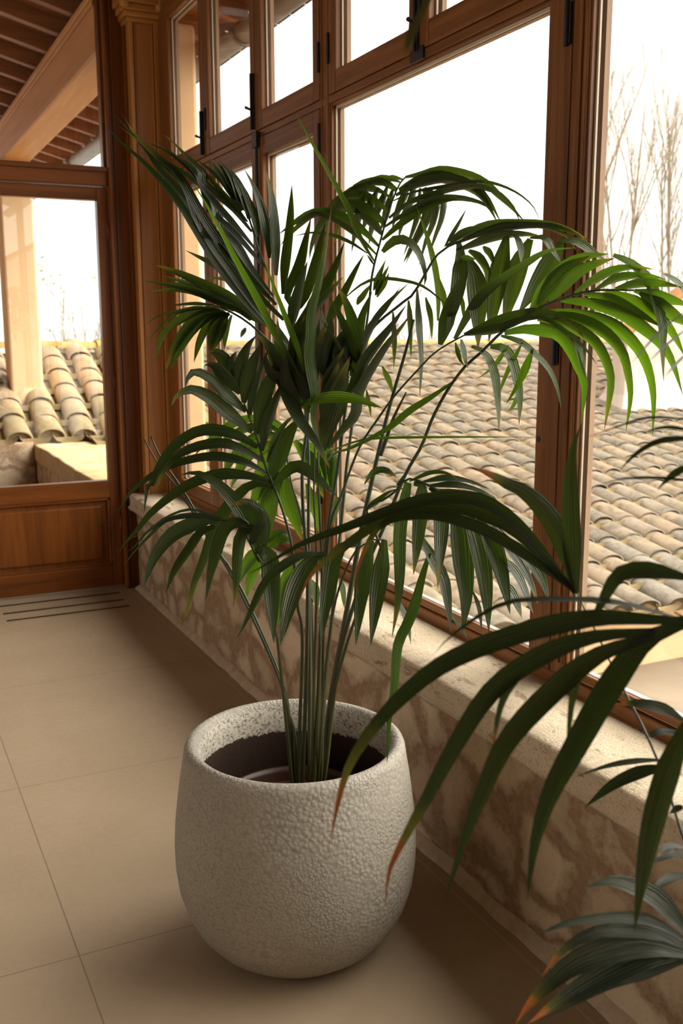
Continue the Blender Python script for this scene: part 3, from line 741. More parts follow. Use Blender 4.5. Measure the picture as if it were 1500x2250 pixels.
bare_tree('bare_tree', 20.6, 23.5, -3, 12.0, 'left of two tall leafless trees behind the tiled roof', 3, .20, 3, 1.0)
bare_tree('bare_tree', 29.0, 30.0, -3, 13.0, 'right of two tall leafless trees, above the white chimney', 8, .18, 3, 1.05)
for k, (x, y, h, lb) in enumerate(((2.05, 12.6, 2.2, 'sparse bare shrub with yellowed leaves beside the far plaster column'), (3.15, 15.2, 2.2, 'thin bare shrub above the ridge near the door frame'), (9.6, 16.5, 3.0, 'pale bare bush beyond the ridge behind the palm'))):
    bare_tree('bare_shrub', x, y, -.6 if k < 2 else -.9, h + .5, lb, 20 + k, .33, 3, .8, None, .25 if k == 0 else .12 if k == 1 else 0)

# ------------------------------------------------------------------ planters and palms
PC = Vector((.792, 1.866, 0))
def planter(c, label):
    t = empty('planter', c, label, 'planter')
    out = [(.0, .0), (.120, .0), (.145, .003), (.172, .014), (.200, .036), (.226, .068), (.246, .108), (.259, .152), (.265, .200), (.266, .250), (.263, .300), (.257, .350), (.250, .400), (.244, .435), (.2415, .452), (.240, .462), (.236, .471), (.229, .4765), (.221, .476), (.214, .471), (.209, .463)]
    inn = [(.209, .463), (.206, .452), (.205, .440), (.2055, .42), (.208, .39), (.214, .34), (.222, .25), (.215, .15), (.18, .07), (0, .06)]
    MB().lathe(out, 128, c).build('body', M['planter'], t, 0, True)
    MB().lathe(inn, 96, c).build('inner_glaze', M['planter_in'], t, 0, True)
    return t
def nursery(c, label):
    t = empty('nursery_pot', c + Vector((0, 0, .07)), label, 'pot')
    MB().lathe([(.0, .07), (.135, .07), (.142, .09), (.160, .318), (.172, .320), (.173, .330), (.168, .334), (.160, .334), (.156, .322), (.140, .12)], 80, c).build('shell', M['nursery'], t, 0, True)
    prof = [(.157, .300)] + [(.157 - .157 * k / 14, .302 + .005 * math.sin(k)) for k in range(1, 15)]
    MB().lathe(prof, 60, c).build('soil', M['soil'], t, 0, True)
    return t
planter(PC, 'large pitted grey ceramic planter holding the tall palm')
nursery(PC, 'brown plastic nursery pot sunk inside the grey planter')
PC2 = Vector((.965, .44, 0))
planter(PC2, 'grey ceramic planter of the foreground palm, outside the lower right corner')
nursery(PC2, 'brown nursery pot of the foreground palm, outside the lower right corner')

# palm fronds: (name, petioles (width mm, points mm), leaflets (width mm, blade normal, points mm))
FRONDS = [
('A',[
(9.5,'805,1855,393 819,1864,598 828,1872,766 830,1877,861 826,1887,979 828,1892,1071 839,1892,1148 844,1894,1218 839,1900,1274 836,1903,1294 821,1913,1344 803,1925,1394 782,1939,1453 762,1953,1511 745,1965,1577 729,1974,1605 718,1981,1613'),
],[
(32.4,'0.16,-0.82,0.55','828,1905,1256 801,1928,1335 766,1955,1375 704,2008,1469 662,2052,1557 640,2075,1603 608,2107,1655 573,2141,1703 534,2177,1748 514,2198,1781'),
(32.4,'0.23,-0.80,0.56','821,1910,1304 764,1952,1386 720,1992,1464 683,2028,1530 649,2068,1614 609,2109,1675 585,2135,1720 561,2160,1757 533,2190,1800'),
(32.4,'0.22,-0.83,0.51','803,1925,1370 748,1966,1437 716,2002,1520 671,2039,1554 651,2073,1638 621,2106,1685 589,2137,1717 570,2159,1752 548,2189,1803'),
(32.2,'0.24,-0.76,0.60','789,1932,1401 744,1964,1457 702,2001,1519 670,2033,1579 633,2078,1669 601,2108,1702 575,2134,1735 536,2171,1773'),
(32.2,'0.37,-0.72,0.59','783,1935,1419 748,1963,1473 723,1990,1526 700,2012,1560 691,2035,1620 653,2074,1666 612,2115,1704 590,2139,1733 581,2149,1743'),
(31.0,'0.39,-0.69,0.61','768,1946,1478 739,1969,1520 711,1996,1559 684,2023,1594 668,2056,1668 631,2096,1710 615,2115,1729 599,2132,1747'),
(24.7,'0.27,-0.67,0.70','760,1953,1506 733,1975,1545 704,2002,1587 677,2030,1629 657,2055,1671 619,2095,1713 596,2117,1730 577,2135,1740'),
(32.0,'0.36,-0.71,0.61','750,1963,1548 720,1987,1592 692,2013,1624 669,2037,1656 673,2040,1672 648,2068,1705 626,2095,1738 610,2111,1754'),
(11.9,'-0.29,-0.80,0.52','743,1966,1568 721,1990,1603 700,2018,1638 680,2048,1672 662,2075,1695'),
(11.9,'-0.30,-0.78,0.55','733,1973,1589 717,1995,1627 705,2018,1656 689,2043,1679 670,2073,1702'),
(11.9,'-0.36,-0.67,0.65','728,1975,1600 723,1993,1629 715,2022,1657 706,2044,1671'),
(24.6,'0.36,-0.64,0.68','719,1980,1611 710,2002,1648 700,2026,1674 694,2050,1702'),
(27.6,'0.40,-0.68,0.62','730,1974,1602 724,1985,1626 716,2008,1661 707,2028,1684 695,2049,1701'),
(30.8,'0.41,-0.68,0.61','735,1972,1591 731,1988,1629 726,2006,1657 718,2024,1679 711,2041,1697'),
(32.0,'0.40,-0.73,0.56','745,1965,1573 744,1977,1603 740,1998,1636 736,2021,1666 728,2043,1688'),
(32.0,'0.43,-0.71,0.55','760,1954,1538 759,1969,1580 754,1988,1609 749,2011,1642 742,2032,1666'),
(32.2,'0.41,-0.80,0.45','780,1944,1496 781,1956,1537 781,1985,1598 776,2014,1646 767,2043,1683'),
(32.1,'0.43,-0.86,0.28','791,1935,1461 794,1946,1508 801,1966,1566 806,1992,1629 806,2020,1684'),
(32.2,'-0.90,-0.31,0.32','803,1925,1423 816,1938,1489 834,1958,1559 845,1976,1608 854,1993,1651'),
(32.3,'-0.80,-0.35,0.49','817,1918,1401 814,1926,1425 844,1936,1477 867,1954,1532 890,1975,1586'),
(32.4,'-0.84,-0.32,0.45','824,1915,1386 847,1913,1413 877,1929,1481 899,1946,1532 917,1962,1576'),
(32.4,'-0.70,-0.37,0.61','832,1908,1358 873,1911,1417 899,1915,1445 925,1926,1486 952,1942,1534'),
(32.5,'-0.77,-0.22,0.60','877,1886,1344 902,1890,1386 933,1899,1430 963,1912,1473 989,1923,1508'),
]),
('B',[
(9.8,'826,1866,385 840,1890,690 846,1904,854 849,1911,949 855,1920,1066 854,1930,1163 846,1942,1255 815,1963,1302 794,1976,1323 754,2001,1365 715,2025,1392 686,2041,1403'),
],[
(33.0,'-0.17,-0.66,0.73','760,1998,1382 743,2011,1402 705,2043,1428 672,2073,1449 631,2111,1473 591,2150,1490'),
(31.1,'0.06,-0.53,0.85','738,2014,1438 719,2036,1467 701,2060,1486 679,2090,1503 657,2122,1520'),
(10.7,'-0.63,-0.57,0.54','685,2042,1432 668,2061,1441 639,2103,1454 613,2146,1467'),
(33.1,'-0.27,-0.62,0.73','759,1998,1371 729,2022,1402 699,2046,1416 663,2078,1435 621,2116,1446 577,2156,1455'),
(31.2,'-0.11,-0.47,0.87','728,2018,1390 703,2038,1406 670,2068,1425 629,2108,1435 579,2159,1432'),
(8.5,'0.77,0.47,0.43','740,2013,1448 725,2029,1453 704,2058,1459 689,2083,1458'),
(33.1,'-0.44,-0.55,0.71','789,1979,1359 763,2008,1386 736,2042,1398 714,2072,1405'),
(9.5,'0.13,0.90,0.42','697,2036,1397 653,2051,1396 619,2060,1389 583,2068,1382 551,2073,1362'),
(8.5,'-0.12,-0.90,0.42','692,2039,1402 652,2047,1405 621,2050,1403 596,2051,1399'),
(32.6,'-0.55,-0.39,0.74','702,2031,1392 661,2044,1390 617,2054,1368 584,2059,1340 564,2052,1288'),
(6.4,'0.04,0.93,0.37','684,2042,1393 646,2057,1394 605,2071,1376 573,2080,1346 552,2084,1311'),
(32.5,'-0.61,-0.53,0.59','709,2027,1388 669,2037,1384 631,2040,1352 600,2034,1310 575,2024,1264'),
(32.5,'-0.65,-0.39,0.65','713,2026,1386 677,2034,1376 638,2035,1343 607,2028,1302 585,2019,1266'),
(32.5,'-0.76,-0.31,0.57','720,2022,1384 685,2027,1374 655,2018,1333 630,1997,1284'),
(32.5,'-0.60,-0.52,0.60','720,2022,1384 696,2022,1370 677,2006,1335 660,1983,1300'),
(32.5,'-0.65,-0.38,0.66','715,2025,1382 701,2018,1357 681,2001,1325 661,1982,1298'),
(24.9,'-0.88,-0.13,0.46','724,2020,1382 709,2009,1351 691,1979,1308'),
(10.6,'-0.18,-0.42,0.89','748,2004,1355 738,1991,1345 724,1970,1334'),
]),
('C',[
(8.2,'789,1843,402 790,1815,705 779,1812,788 774,1808,848 763,1805,926 745,1805,995 727,1807,1044 730,1805,1035 724,1806,1050 709,1807,1090 695,1807,1138 681,1808,1179 669,1809,1211 660,1809,1239 652,1810,1259'),
],[
(29.2,'0.15,0.62,0.77','652,1810,1254 633,1800,1286 611,1790,1308 593,1785,1307 590,1772,1292'),
(29.3,'0.24,0.68,0.70','661,1809,1229 633,1804,1257 607,1793,1283 589,1789,1287 578,1782,1276'),
(29.4,'0.10,-0.91,0.41','674,1812,1194 636,1814,1227 597,1807,1263 568,1805,1272 554,1801,1260 548,1794,1245'),
(29.8,'0.07,-0.99,0.15','686,1812,1153 644,1816,1188 602,1814,1223 563,1812,1240 536,1809,1229 521,1803,1209'),
(29.9,'-0.59,-0.49,0.64','695,1807,1123 664,1817,1144 626,1827,1157 583,1837,1156 539,1845,1130 510,1846,1094 485,1842,1050 482,1841,1056 469,1830,1004'),
(30.0,'-0.38,-0.46,0.80','706,1809,1095 675,1817,1115 635,1824,1131 595,1831,1130 557,1835,1120 528,1836,1102 507,1833,1075 495,1826,1049 493,1824,1043'),
(30.1,'-0.34,-0.40,0.85','712,1806,1070 674,1818,1093 626,1830,1105 586,1839,1104 537,1849,1093 497,1855,1075 457,1859,1047 427,1857,1010'),
(30.2,'-0.52,-0.47,0.71','722,1806,1051 682,1820,1065 630,1833,1070 577,1844,1057 534,1851,1033 490,1855,1000 457,1855,964 437,1855,947 423,1854,927'),
(30.5,'-0.75,-0.47,0.46','727,1807,1041 703,1815,1050 677,1822,1043 637,1827,1004 609,1827,962 587,1820,915 561,1813,864 543,1803,820 526,1796,785'),
(29.4,'-0.46,0.58,0.67','653,1810,1260 643,1800,1283 641,1781,1305 645,1768,1312'),
(29.4,'-0.14,0.79,0.60','660,1809,1241 660,1796,1283 666,1776,1318 677,1755,1341'),
(29.6,'0.13,0.91,0.39','669,1809,1211 673,1798,1253 680,1783,1291 689,1765,1326'),
(30.0,'-0.49,0.83,0.27','680,1809,1181 688,1805,1223 704,1797,1280 714,1791,1314'),
(32.3,'0.26,0.96,0.09','694,1808,1150 707,1801,1218 724,1793,1265 743,1783,1310'),
(30.2,'-0.30,0.91,0.30','703,1803,1116 713,1799,1171 732,1789,1224 751,1779,1267'),
(28.7,'-0.84,-0.14,0.52','714,1805,1092 728,1798,1132 746,1789,1167 767,1779,1189'),
(38.0,'-0.52,-0.85,0.06','723,1806,1066 737,1799,1110 756,1790,1151 777,1780,1183'),
(30.6,'-0.31,-0.64,0.70','728,1807,1047 753,1789,1076 769,1778,1084 796,1755,1064 829,1725,1027'),
]),
('D',[
(7.3,'768,1832,411 729,1800,714 720,1796,758 713,1791,802 704,1784,861 687,1783,901 669,1784,934 664,1778,975 643,1782,993 622,1787,990 602,1792,990'),
],[
(32.1,'-0.19,-0.97,0.16','687,1783,899 666,1789,973 640,1797,1021 609,1808,1057 574,1820,1079 544,1831,1075'),
(36.5,'0.27,0.92,0.29','692,1773,931 684,1766,979 665,1762,1014 642,1763,1025 621,1764,1015'),
(30.0,'-0.68,-0.55,0.48','668,1776,970 654,1780,979 631,1786,980 613,1788,965 597,1783,928 580,1774,884 565,1761,839'),
(30.1,'-0.83,-0.45,0.32','683,1769,962 665,1774,970 647,1777,959 635,1767,916 626,1753,871 613,1738,826'),
(5.8,'-0.38,-0.74,0.55','622,1787,986 593,1796,999 552,1806,1011 507,1815,997 469,1819,972 434,1824,960'),
(9.6,'-0.43,-0.74,0.53','622,1787,986 583,1799,998 532,1812,998 480,1822,977 450,1824,947 431,1825,934'),
(9.6,'-0.51,-0.72,0.47','618,1789,986 563,1806,997 512,1819,992 481,1824,966 444,1828,930 426,1828,908'),
(29.8,'-0.30,-0.91,0.29','606,1790,991 578,1798,987 540,1806,976 509,1810,957 481,1809,924 466,1804,894 455,1798,869'),
(29.7,'-0.72,-0.33,0.61','598,1794,975 573,1800,966 550,1798,938 519,1793,902 503,1786,877 493,1780,858'),
(37.9,'-0.24,-0.94,0.24','676,1781,920 687,1774,927 699,1764,915 698,1757,879 694,1741,817 688,1720,748'),
(30.0,'-0.16,0.86,0.49','669,1784,934 677,1764,967 679,1743,997 666,1731,1021'),
]),
('E',[
(8.3,'874,1947,340 887,1973,573 892,2004,813 881,2027,937 866,2044,1009 861,2055,1071 873,2055,1111 883,2054,1137'),
],[
(33.1,'0.17,-0.52,0.84','875,2054,1114 856,2066,1125 842,2078,1140 821,2094,1150 788,2120,1148'),
(35.4,'0.03,0.66,0.75','852,2065,1128 835,2077,1142 795,2104,1151 755,2132,1136 731,2151,1112 704,2173,1090 684,2190,1061'),
(35.4,'-0.04,0.63,0.77','852,2065,1119 825,2084,1135 786,2113,1128 756,2137,1107 727,2162,1085 713,2176,1065'),
(35.5,'-0.06,0.85,0.52','852,2065,1114 814,2090,1113 785,2113,1091 760,2135,1060 745,2152,1022 737,2162,997'),
(35.4,'0.16,0.84,0.53','850,2061,1096 822,2080,1091 789,2107,1068 771,2127,1031 757,2147,988'),
(36.0,'0.38,0.88,0.29','859,2062,1099 840,2076,1076 816,2101,1030 800,2131,961'),
(36.3,'0.32,0.88,0.35','861,2055,1082 847,2070,1050 839,2086,1015 829,2112,962'),
(39.0,'0.41,0.81,0.41','849,2053,1031 816,2085,998 801,2109,965 794,2121,949'),
(38.0,'0.37,0.90,0.22','853,2051,1028 863,2057,966 883,2060,915 902,2066,863'),
(43.4,'0.16,0.96,0.25','849,2053,1026 827,2074,966 825,2089,908 824,2104,854'),
(36.9,'0.37,0.82,0.43','845,2055,1031 832,2072,999 817,2097,964 812,2112,938'),
(35.5,'0.62,0.70,0.36','879,2052,1103 892,2049,1085 912,2047,1058 930,2049,1018 953,2056,961'),
(35.5,'0.79,0.47,0.39','895,2044,1108 921,2040,1076 944,2043,1034 959,2054,981'),
(39.4,'0.60,0.73,0.33','936,2024,1086 948,2025,1054 960,2033,1011 973,2046,961'),
(35.6,'-0.06,0.95,0.30','950,2017,1086 961,2020,1053 966,2030,1018 972,2047,970'),
(35.6,'0.84,0.47,0.29','898,2029,1006 911,2029,967 923,2032,927 935,2040,881'),
(35.5,'-0.38,0.84,0.39','959,1990,977 955,1999,950 954,2011,918 951,2024,892'),
(35.5,'-0.79,-0.59,0.13','860,2020,833 850,2024,802 838,2028,751 822,2034,681'),
(35.5,'-0.89,-0.39,0.22','868,2015,815 859,2019,787 846,2024,746 829,2030,689'),
(35.3,'-0.85,-0.42,0.31','800,2050,858 777,2061,843 760,2068,815 748,2073,782'),
(35.4,'-0.88,-0.43,0.21','797,2051,846 783,2057,820 768,2063,780 761,2066,744'),
(35.5,'0.46,-0.88,0.15','890,2004,789 899,1999,764 904,1996,738 906,1994,712'),
(29.2,'0.58,-0.80,0.16','953,1973,787 959,1969,756 962,1967,720'),
(33.3,'0.06,-0.37,0.93','809,2060,871 827,2051,889 845,2043,894 856,2037,881'),
(35.4,'0.00,-0.52,0.85','813,2057,861 832,2049,876 850,2040,878 865,2032,866'),
(35.4,'-0.90,-0.44,0.03','878,2012,846 886,2007,815 877,2011,789'),
]),
('F',[
(9.0,'856,1883,371 882,1900,576 913,1915,778 933,1925,915 954,1936,1058 959,1938,1085 974,1943,1169 992,1950,1276 1010,1953,1355 1019,1956,1408 1026,1960,1456 1034,1961,1491 1045,1961,1528 1059,1961,1574 1069,1961,1603 1078,1960,1628 1093,1958,1661 1108,1954,1678'),
],[
(12.8,'0.79,0.05,0.61','1102,1956,1671 1094,1982,1678 1090,2018,1679 1088,2056,1680'),
(34.2,'0.27,0.17,0.95','1095,1957,1665 1079,1980,1674 1066,2005,1673 1049,2047,1670 1041,2075,1660'),
(34.5,'-0.23,0.69,0.69','1088,1960,1648 1067,1980,1666 1045,2002,1667 1027,2024,1658 1016,2044,1638 1009,2065,1611 1008,2099,1559 1009,2112,1538'),
(34.4,'0.17,0.38,0.91','1077,1960,1629 1057,1987,1649 1035,2021,1656 1018,2053,1650 1008,2078,1637 1006,2099,1620'),
(34.3,'0.21,0.48,0.85','1068,1961,1602 1045,1984,1627 1020,2010,1639 999,2034,1638 982,2059,1621 976,2077,1598 972,2099,1566'),
(34.2,'-0.11,0.64,0.76','1058,1961,1577 1034,1981,1604 1010,2003,1618 988,2022,1616 969,2042,1600 951,2064,1575 941,2085,1538 940,2098,1507'),
(34.2,'-0.14,-0.52,0.84','1053,1963,1554 1037,1987,1584 1022,2014,1604 1008,2037,1610 993,2062,1603'),
(34.0,'0.47,0.32,0.83','1044,1961,1529 1012,1985,1566 987,2005,1587 956,2030,1603 927,2053,1602 900,2076,1586 869,2104,1560'),
(28.8,'0.41,0.24,0.88','1040,1963,1511 1003,1990,1554 969,2017,1583 940,2041,1599 923,2054,1595 893,2081,1565 871,2103,1535'),
(8.8,'0.63,0.64,0.44','1020,1968,1514 990,1988,1537 956,2014,1554 921,2041,1560 889,2066,1553'),
(34.3,'-0.48,0.71,0.51','1034,1981,1660 1027,1995,1641 1029,2023,1603 1043,2090,1525'),
(34.5,'-0.42,0.57,0.71','1049,1974,1652 1049,2001,1625 1059,2048,1588 1063,2081,1568'),
(34.5,'-0.44,0.66,0.61','1070,1969,1657 1068,1991,1626 1069,2029,1589 1081,2077,1542'),
(32.2,'-0.48,0.57,0.67','1080,1964,1650 1085,1990,1621 1097,2030,1590 1102,2067,1568'),
(34.5,'-0.45,0.65,0.61','1123,1946,1668 1130,1966,1634 1133,2005,1596 1143,2050,1555'),
(24.4,'-0.44,0.68,0.58','1135,1940,1654 1146,1962,1607 1150,1994,1567 1153,2044,1516'),
(12.9,'0.14,0.80,0.58','1155,1930,1654 1156,1949,1613 1160,1973,1575 1158,1999,1544 1156,2042,1496'),
(26.4,'-0.47,0.74,0.48','1168,1924,1656 1189,1929,1628 1199,1950,1594 1202,1985,1554 1207,2018,1518'),
(26.4,'-0.46,0.75,0.47','1151,1932,1654 1176,1935,1624 1181,1957,1584 1180,1988,1544 1185,2028,1491'),
(34.5,'-0.44,0.56,0.70','1109,1950,1661 1114,1978,1630 1120,2013,1606 1129,2054,1579'),
(34.6,'-0.22,0.74,0.64','1143,1937,1654 1158,1939,1628 1164,1953,1597 1158,1984,1557 1152,2013,1524 1148,2035,1501'),
(33.9,'0.39,0.25,0.89','1107,1954,1676 1137,1942,1682 1170,1928,1690 1204,1916,1688 1239,1903,1680 1269,1892,1666 1300,1882,1640 1329,1873,1615 1362,1864,1583'),
(33.9,'0.42,0.34,0.84','1092,1958,1649 1125,1945,1668 1171,1929,1678 1217,1913,1669 1255,1900,1647 1282,1893,1618 1304,1889,1583'),
(33.9,'0.47,0.26,0.84','1084,1957,1637 1135,1937,1662 1191,1917,1673 1238,1901,1662 1274,1890,1635 1309,1882,1583'),
(8.7,'0.46,0.69,0.55','1079,1959,1626 1122,1939,1645 1175,1913,1655 1228,1887,1665 1267,1868,1664 1314,1845,1646 1351,1827,1616 1369,1818,1578'),
(31.5,'0.23,0.29,0.93','1069,1960,1589 1111,1943,1621 1155,1924,1637 1210,1902,1653 1250,1885,1655 1289,1870,1643 1323,1857,1613 1339,1852,1580'),
(31.5,'0.14,0.36,0.92','1059,1961,1570 1099,1944,1596 1154,1923,1625 1206,1903,1631 1249,1886,1624 1274,1877,1611 1289,1872,1586'),
(31.4,'-0.55,-0.34,0.76','1052,1958,1542 1086,1945,1572 1131,1930,1603 1170,1917,1621 1212,1904,1629'),
(31.3,'0.15,-0.72,0.68','1052,1957,1517 1068,1947,1536 1083,1936,1542 1103,1922,1533 1117,1906,1504 1123,1894,1466 1119,1890,1443'),
(27.4,'0.93,-0.02,0.36','1154,1890,1369 1150,1885,1422 1139,1880,1475 1122,1876,1525 1103,1872,1568 1084,1869,1607'),
(25.2,'0.87,0.06,0.48','1035,1961,1495 1015,1966,1524 992,1969,1564 976,1968,1599 946,1968,1647 875,1964,1751 848,1960,1790'),
(5.4,'0.36,0.59,0.72','1033,1961,1489 1015,1953,1506 1009,1950,1510'),
(24.0,'-0.89,-0.08,0.44','1031,1957,1435 1043,1958,1462 1064,1964,1502'),
(23.9,'-0.86,-0.10,0.49','1032,1950,1424 1051,1952,1462 1068,1956,1489'),
(23.9,'-0.85,-0.09,0.52','1035,1948,1420 1054,1950,1449 1068,1956,1474'),
(28.8,'-0.77,-0.14,0.62','996,1967,1404 1014,1969,1427 1031,1974,1448'),
(32.0,'0.23,0.23,0.94','1117,1949,1665 1172,1939,1672 1231,1935,1665 1283,1935,1646 1323,1940,1615'),
]),
('G',[
(9.3,'832,1842,393 846,1843,703 857,1841,902 882,1831,1075 891,1827,1151 902,1823,1226 915,1816,1273 942,1804,1347 995,1778,1399 1021,1765,1423 1062,1745,1497 1101,1726,1523 1139,1707,1544 1178,1688,1555'),
],[
(31.0,'0.16,0.47,0.87','1078,1737,1513 1113,1722,1537 1158,1703,1553 1212,1681,1557 1258,1662,1557 1305,1644,1546 1353,1626,1523'),
(28.1,'0.13,0.40,0.91','1095,1729,1518 1140,1709,1536 1185,1691,1548 1231,1673,1553 1268,1659,1550 1306,1645,1532 1325,1640,1506'),
(31.0,'0.12,0.55,0.83','1095,1728,1505 1113,1721,1511 1160,1704,1529 1206,1688,1537 1245,1675,1536 1266,1668,1529'),
(25.5,'0.31,0.26,0.91','1130,1712,1539 1183,1689,1556 1238,1668,1556 1285,1650,1553 1329,1634,1535 1350,1628,1512'),
(9.0,'-0.64,-0.64,0.41','1075,1738,1513 1101,1736,1552 1124,1737,1588'),
(21.9,'-0.07,0.48,0.87','1083,1734,1523 1108,1730,1541 1134,1726,1550 1151,1724,1547'),
(31.0,'-0.57,-0.70,0.42','1100,1726,1520 1100,1717,1488 1084,1700,1430 1060,1683,1377 1038,1667,1334'),
(25.0,'0.36,-0.11,0.93','1106,1723,1485 1098,1679,1488 1087,1641,1483'),
(42.3,'-0.42,-0.86,0.30','1120,1717,1487 1128,1706,1454 1125,1690,1396 1111,1665,1313'),
(41.3,'-0.71,-0.64,0.30','1186,1685,1531 1171,1681,1473 1154,1673,1415 1130,1656,1326'),
(41.5,'-0.69,-0.63,0.37','1229,1663,1527 1206,1665,1482 1184,1658,1425 1154,1644,1349'),
(40.3,'-0.47,-0.77,0.43','1285,1636,1521 1246,1637,1461 1214,1635,1419 1180,1631,1379'),
(29.8,'0.15,0.50,0.85','1097,1728,1331 1115,1691,1393 1132,1649,1433 1158,1585,1470 1175,1535,1493 1198,1472,1496'),
(28.8,'0.38,-0.79,0.47','1182,1686,1532 1195,1669,1531 1195,1652,1509 1182,1629,1475'),
(28.8,'0.15,-0.72,0.68','1227,1664,1529 1246,1642,1527 1250,1622,1503 1254,1594,1475'),
(30.6,'-0.11,-0.64,0.76','1280,1639,1523 1303,1616,1521 1321,1587,1500 1330,1571,1487 1337,1554,1475'),
(31.0,'0.98,-0.03,0.20','1118,1717,1505 1136,1709,1492 1152,1701,1462 1150,1702,1424'),
(28.1,'0.87,-0.03,0.49','1144,1705,1513 1157,1699,1496 1164,1695,1477'),
(30.7,'-0.39,0.76,0.53','915,1817,1276 923,1809,1308 943,1785,1366 964,1763,1404 992,1734,1441'),
(30.8,'-0.40,0.76,0.51','898,1825,1267 922,1807,1302 935,1789,1355 956,1767,1389 976,1741,1433'),
(25.6,'0.49,-0.85,0.20','1026,1762,1430 1025,1758,1401 1021,1744,1343 1017,1728,1289 1003,1707,1218'),
(22.2,'0.99,-0.00,0.14','1011,1770,1408 1016,1774,1366 1027,1785,1292'),
(22.2,'0.97,-0.02,0.26','1042,1755,1414 1054,1757,1376 1065,1766,1329'),
(25.8,'0.96,-0.03,0.27','1066,1743,1450 1080,1748,1405 1089,1755,1372'),
(22.3,'0.99,0.01,0.10','983,1784,1385 989,1790,1327 995,1800,1268'),
(10.2,'0.78,0.49,0.39','1107,1723,1418 1114,1728,1395 1123,1738,1368'),
(22.5,'0.88,0.08,0.47','964,1793,1277 981,1795,1243 995,1800,1216'),
(8.3,'0.72,0.60,0.35','935,1807,1229 946,1813,1193 953,1820,1170'),
(7.9,'-0.66,-0.62,0.43','898,1825,1415 920,1804,1438 945,1776,1450 976,1740,1446 1003,1703,1434 1022,1669,1409 1032,1646,1389'),
]),
('H',[
(8.9,'843,1817,413 860,1784,668 898,1743,860 929,1715,961 958,1686,1064 983,1664,1125 998,1648,1181 1019,1628,1236 1044,1607,1281 1066,1591,1305 1095,1567,1343 1118,1550,1365 1146,1530,1386 1183,1503,1405 1232,1470,1420 1291,1429,1420'),
],[
(32.2,'0.52,0.84,0.15','1138,1533,1382 1161,1516,1425 1188,1493,1462 1219,1469,1482'),
(28.5,'0.29,0.87,0.41','1152,1527,1396 1169,1513,1437 1193,1495,1468 1219,1476,1481 1250,1454,1485'),
(28.4,'0.36,0.81,0.46','1164,1513,1401 1195,1490,1443 1222,1469,1464 1255,1444,1477'),
(28.3,'-0.01,-0.97,0.26','1260,1454,1483 1285,1438,1470 1307,1422,1446 1321,1410,1416 1325,1401,1386 1329,1392,1351 1325,1385,1311 1321,1373,1255'),
(28.4,'0.13,0.60,0.79','1205,1492,1415 1237,1472,1440 1264,1452,1456 1292,1433,1461 1320,1413,1457'),
(28.3,'0.24,0.43,0.87','1233,1469,1420 1262,1449,1440 1290,1429,1445 1316,1410,1444 1334,1396,1438'),
(28.2,'0.41,0.45,0.79','1259,1444,1422 1288,1425,1430 1315,1405,1432 1356,1374,1424'),
(26.4,'0.08,-0.72,0.69','1339,1405,1449 1348,1391,1438 1353,1371,1420 1349,1356,1401'),
(28.2,'0.62,0.43,0.65','1291,1429,1419 1326,1405,1408 1361,1377,1395 1374,1366,1388'),
(29.4,'0.75,0.61,0.27','1301,1424,1416 1336,1399,1386 1364,1377,1363 1377,1366,1349'),
(28.5,'0.79,0.45,0.41','1251,1460,1420 1290,1438,1402 1320,1419,1381 1343,1404,1362 1361,1391,1334 1376,1379,1298'),
(28.5,'0.65,0.35,0.68','1216,1477,1414 1257,1453,1403 1286,1433,1387 1315,1413,1367 1337,1397,1351'),
(28.7,'0.72,0.52,0.45','1183,1503,1403 1231,1476,1397 1278,1449,1380 1308,1430,1357 1339,1410,1327 1359,1396,1293 1376,1379,1229'),
(28.9,'0.78,0.32,0.53','1150,1528,1380 1189,1507,1381 1228,1485,1374 1267,1462,1360 1294,1446,1337 1316,1432,1307 1330,1422,1271 1337,1414,1224 1335,1408,1151'),
(28.9,'0.94,0.12,0.31','1156,1525,1375 1197,1502,1374 1238,1479,1358 1267,1460,1334 1288,1447,1302 1297,1437,1253 1298,1433,1217 1289,1430,1159'),
(28.9,'0.84,0.22,0.49','1150,1528,1368 1189,1506,1362 1220,1487,1345 1244,1472,1323 1260,1460,1289 1266,1452,1248 1253,1448,1164'),
(9.4,'-0.38,-0.86,0.35','1150,1528,1371 1172,1513,1363 1201,1490,1338 1220,1471,1313 1235,1454,1284'),
(29.1,'0.89,0.28,0.37','1102,1564,1343 1134,1546,1350 1155,1534,1348 1186,1515,1341 1206,1501,1314 1219,1490,1280 1228,1481,1244 1220,1476,1172'),
(27.3,'0.33,-0.91,0.25','1212,1491,1332 1218,1484,1298 1224,1475,1260'),
(23.9,'0.25,-0.79,0.56','1096,1567,1338 1126,1547,1327 1146,1531,1305 1166,1512,1278 1176,1497,1244 1179,1484,1203'),
(29.4,'0.21,-0.94,0.28','1083,1582,1318 1106,1569,1314 1120,1559,1285 1128,1547,1223 1125,1541,1170'),
(29.3,'0.36,-0.86,0.35','1051,1598,1318 1070,1584,1307 1082,1568,1271 1080,1549,1210 1074,1533,1158'),
(27.4,'-0.81,0.04,0.59','1149,1536,1315 1128,1535,1266 1110,1534,1238 1088,1533,1212'),
(9.6,'0.44,0.69,0.58','1110,1561,1321 1100,1593,1280 1089,1628,1257'),
(10.6,'0.29,0.84,0.46','1130,1545,1326 1120,1578,1267 1121,1607,1220'),
(8.8,'0.37,0.56,0.74','1135,1558,1232 1142,1585,1203 1144,1610,1188'),
(20.6,'0.42,-0.80,0.44','1033,1606,1332 1030,1588,1294 1030,1575,1278'),
(9.5,'-0.23,-0.78,0.58','1026,1615,1326 1025,1596,1294 1027,1582,1282'),
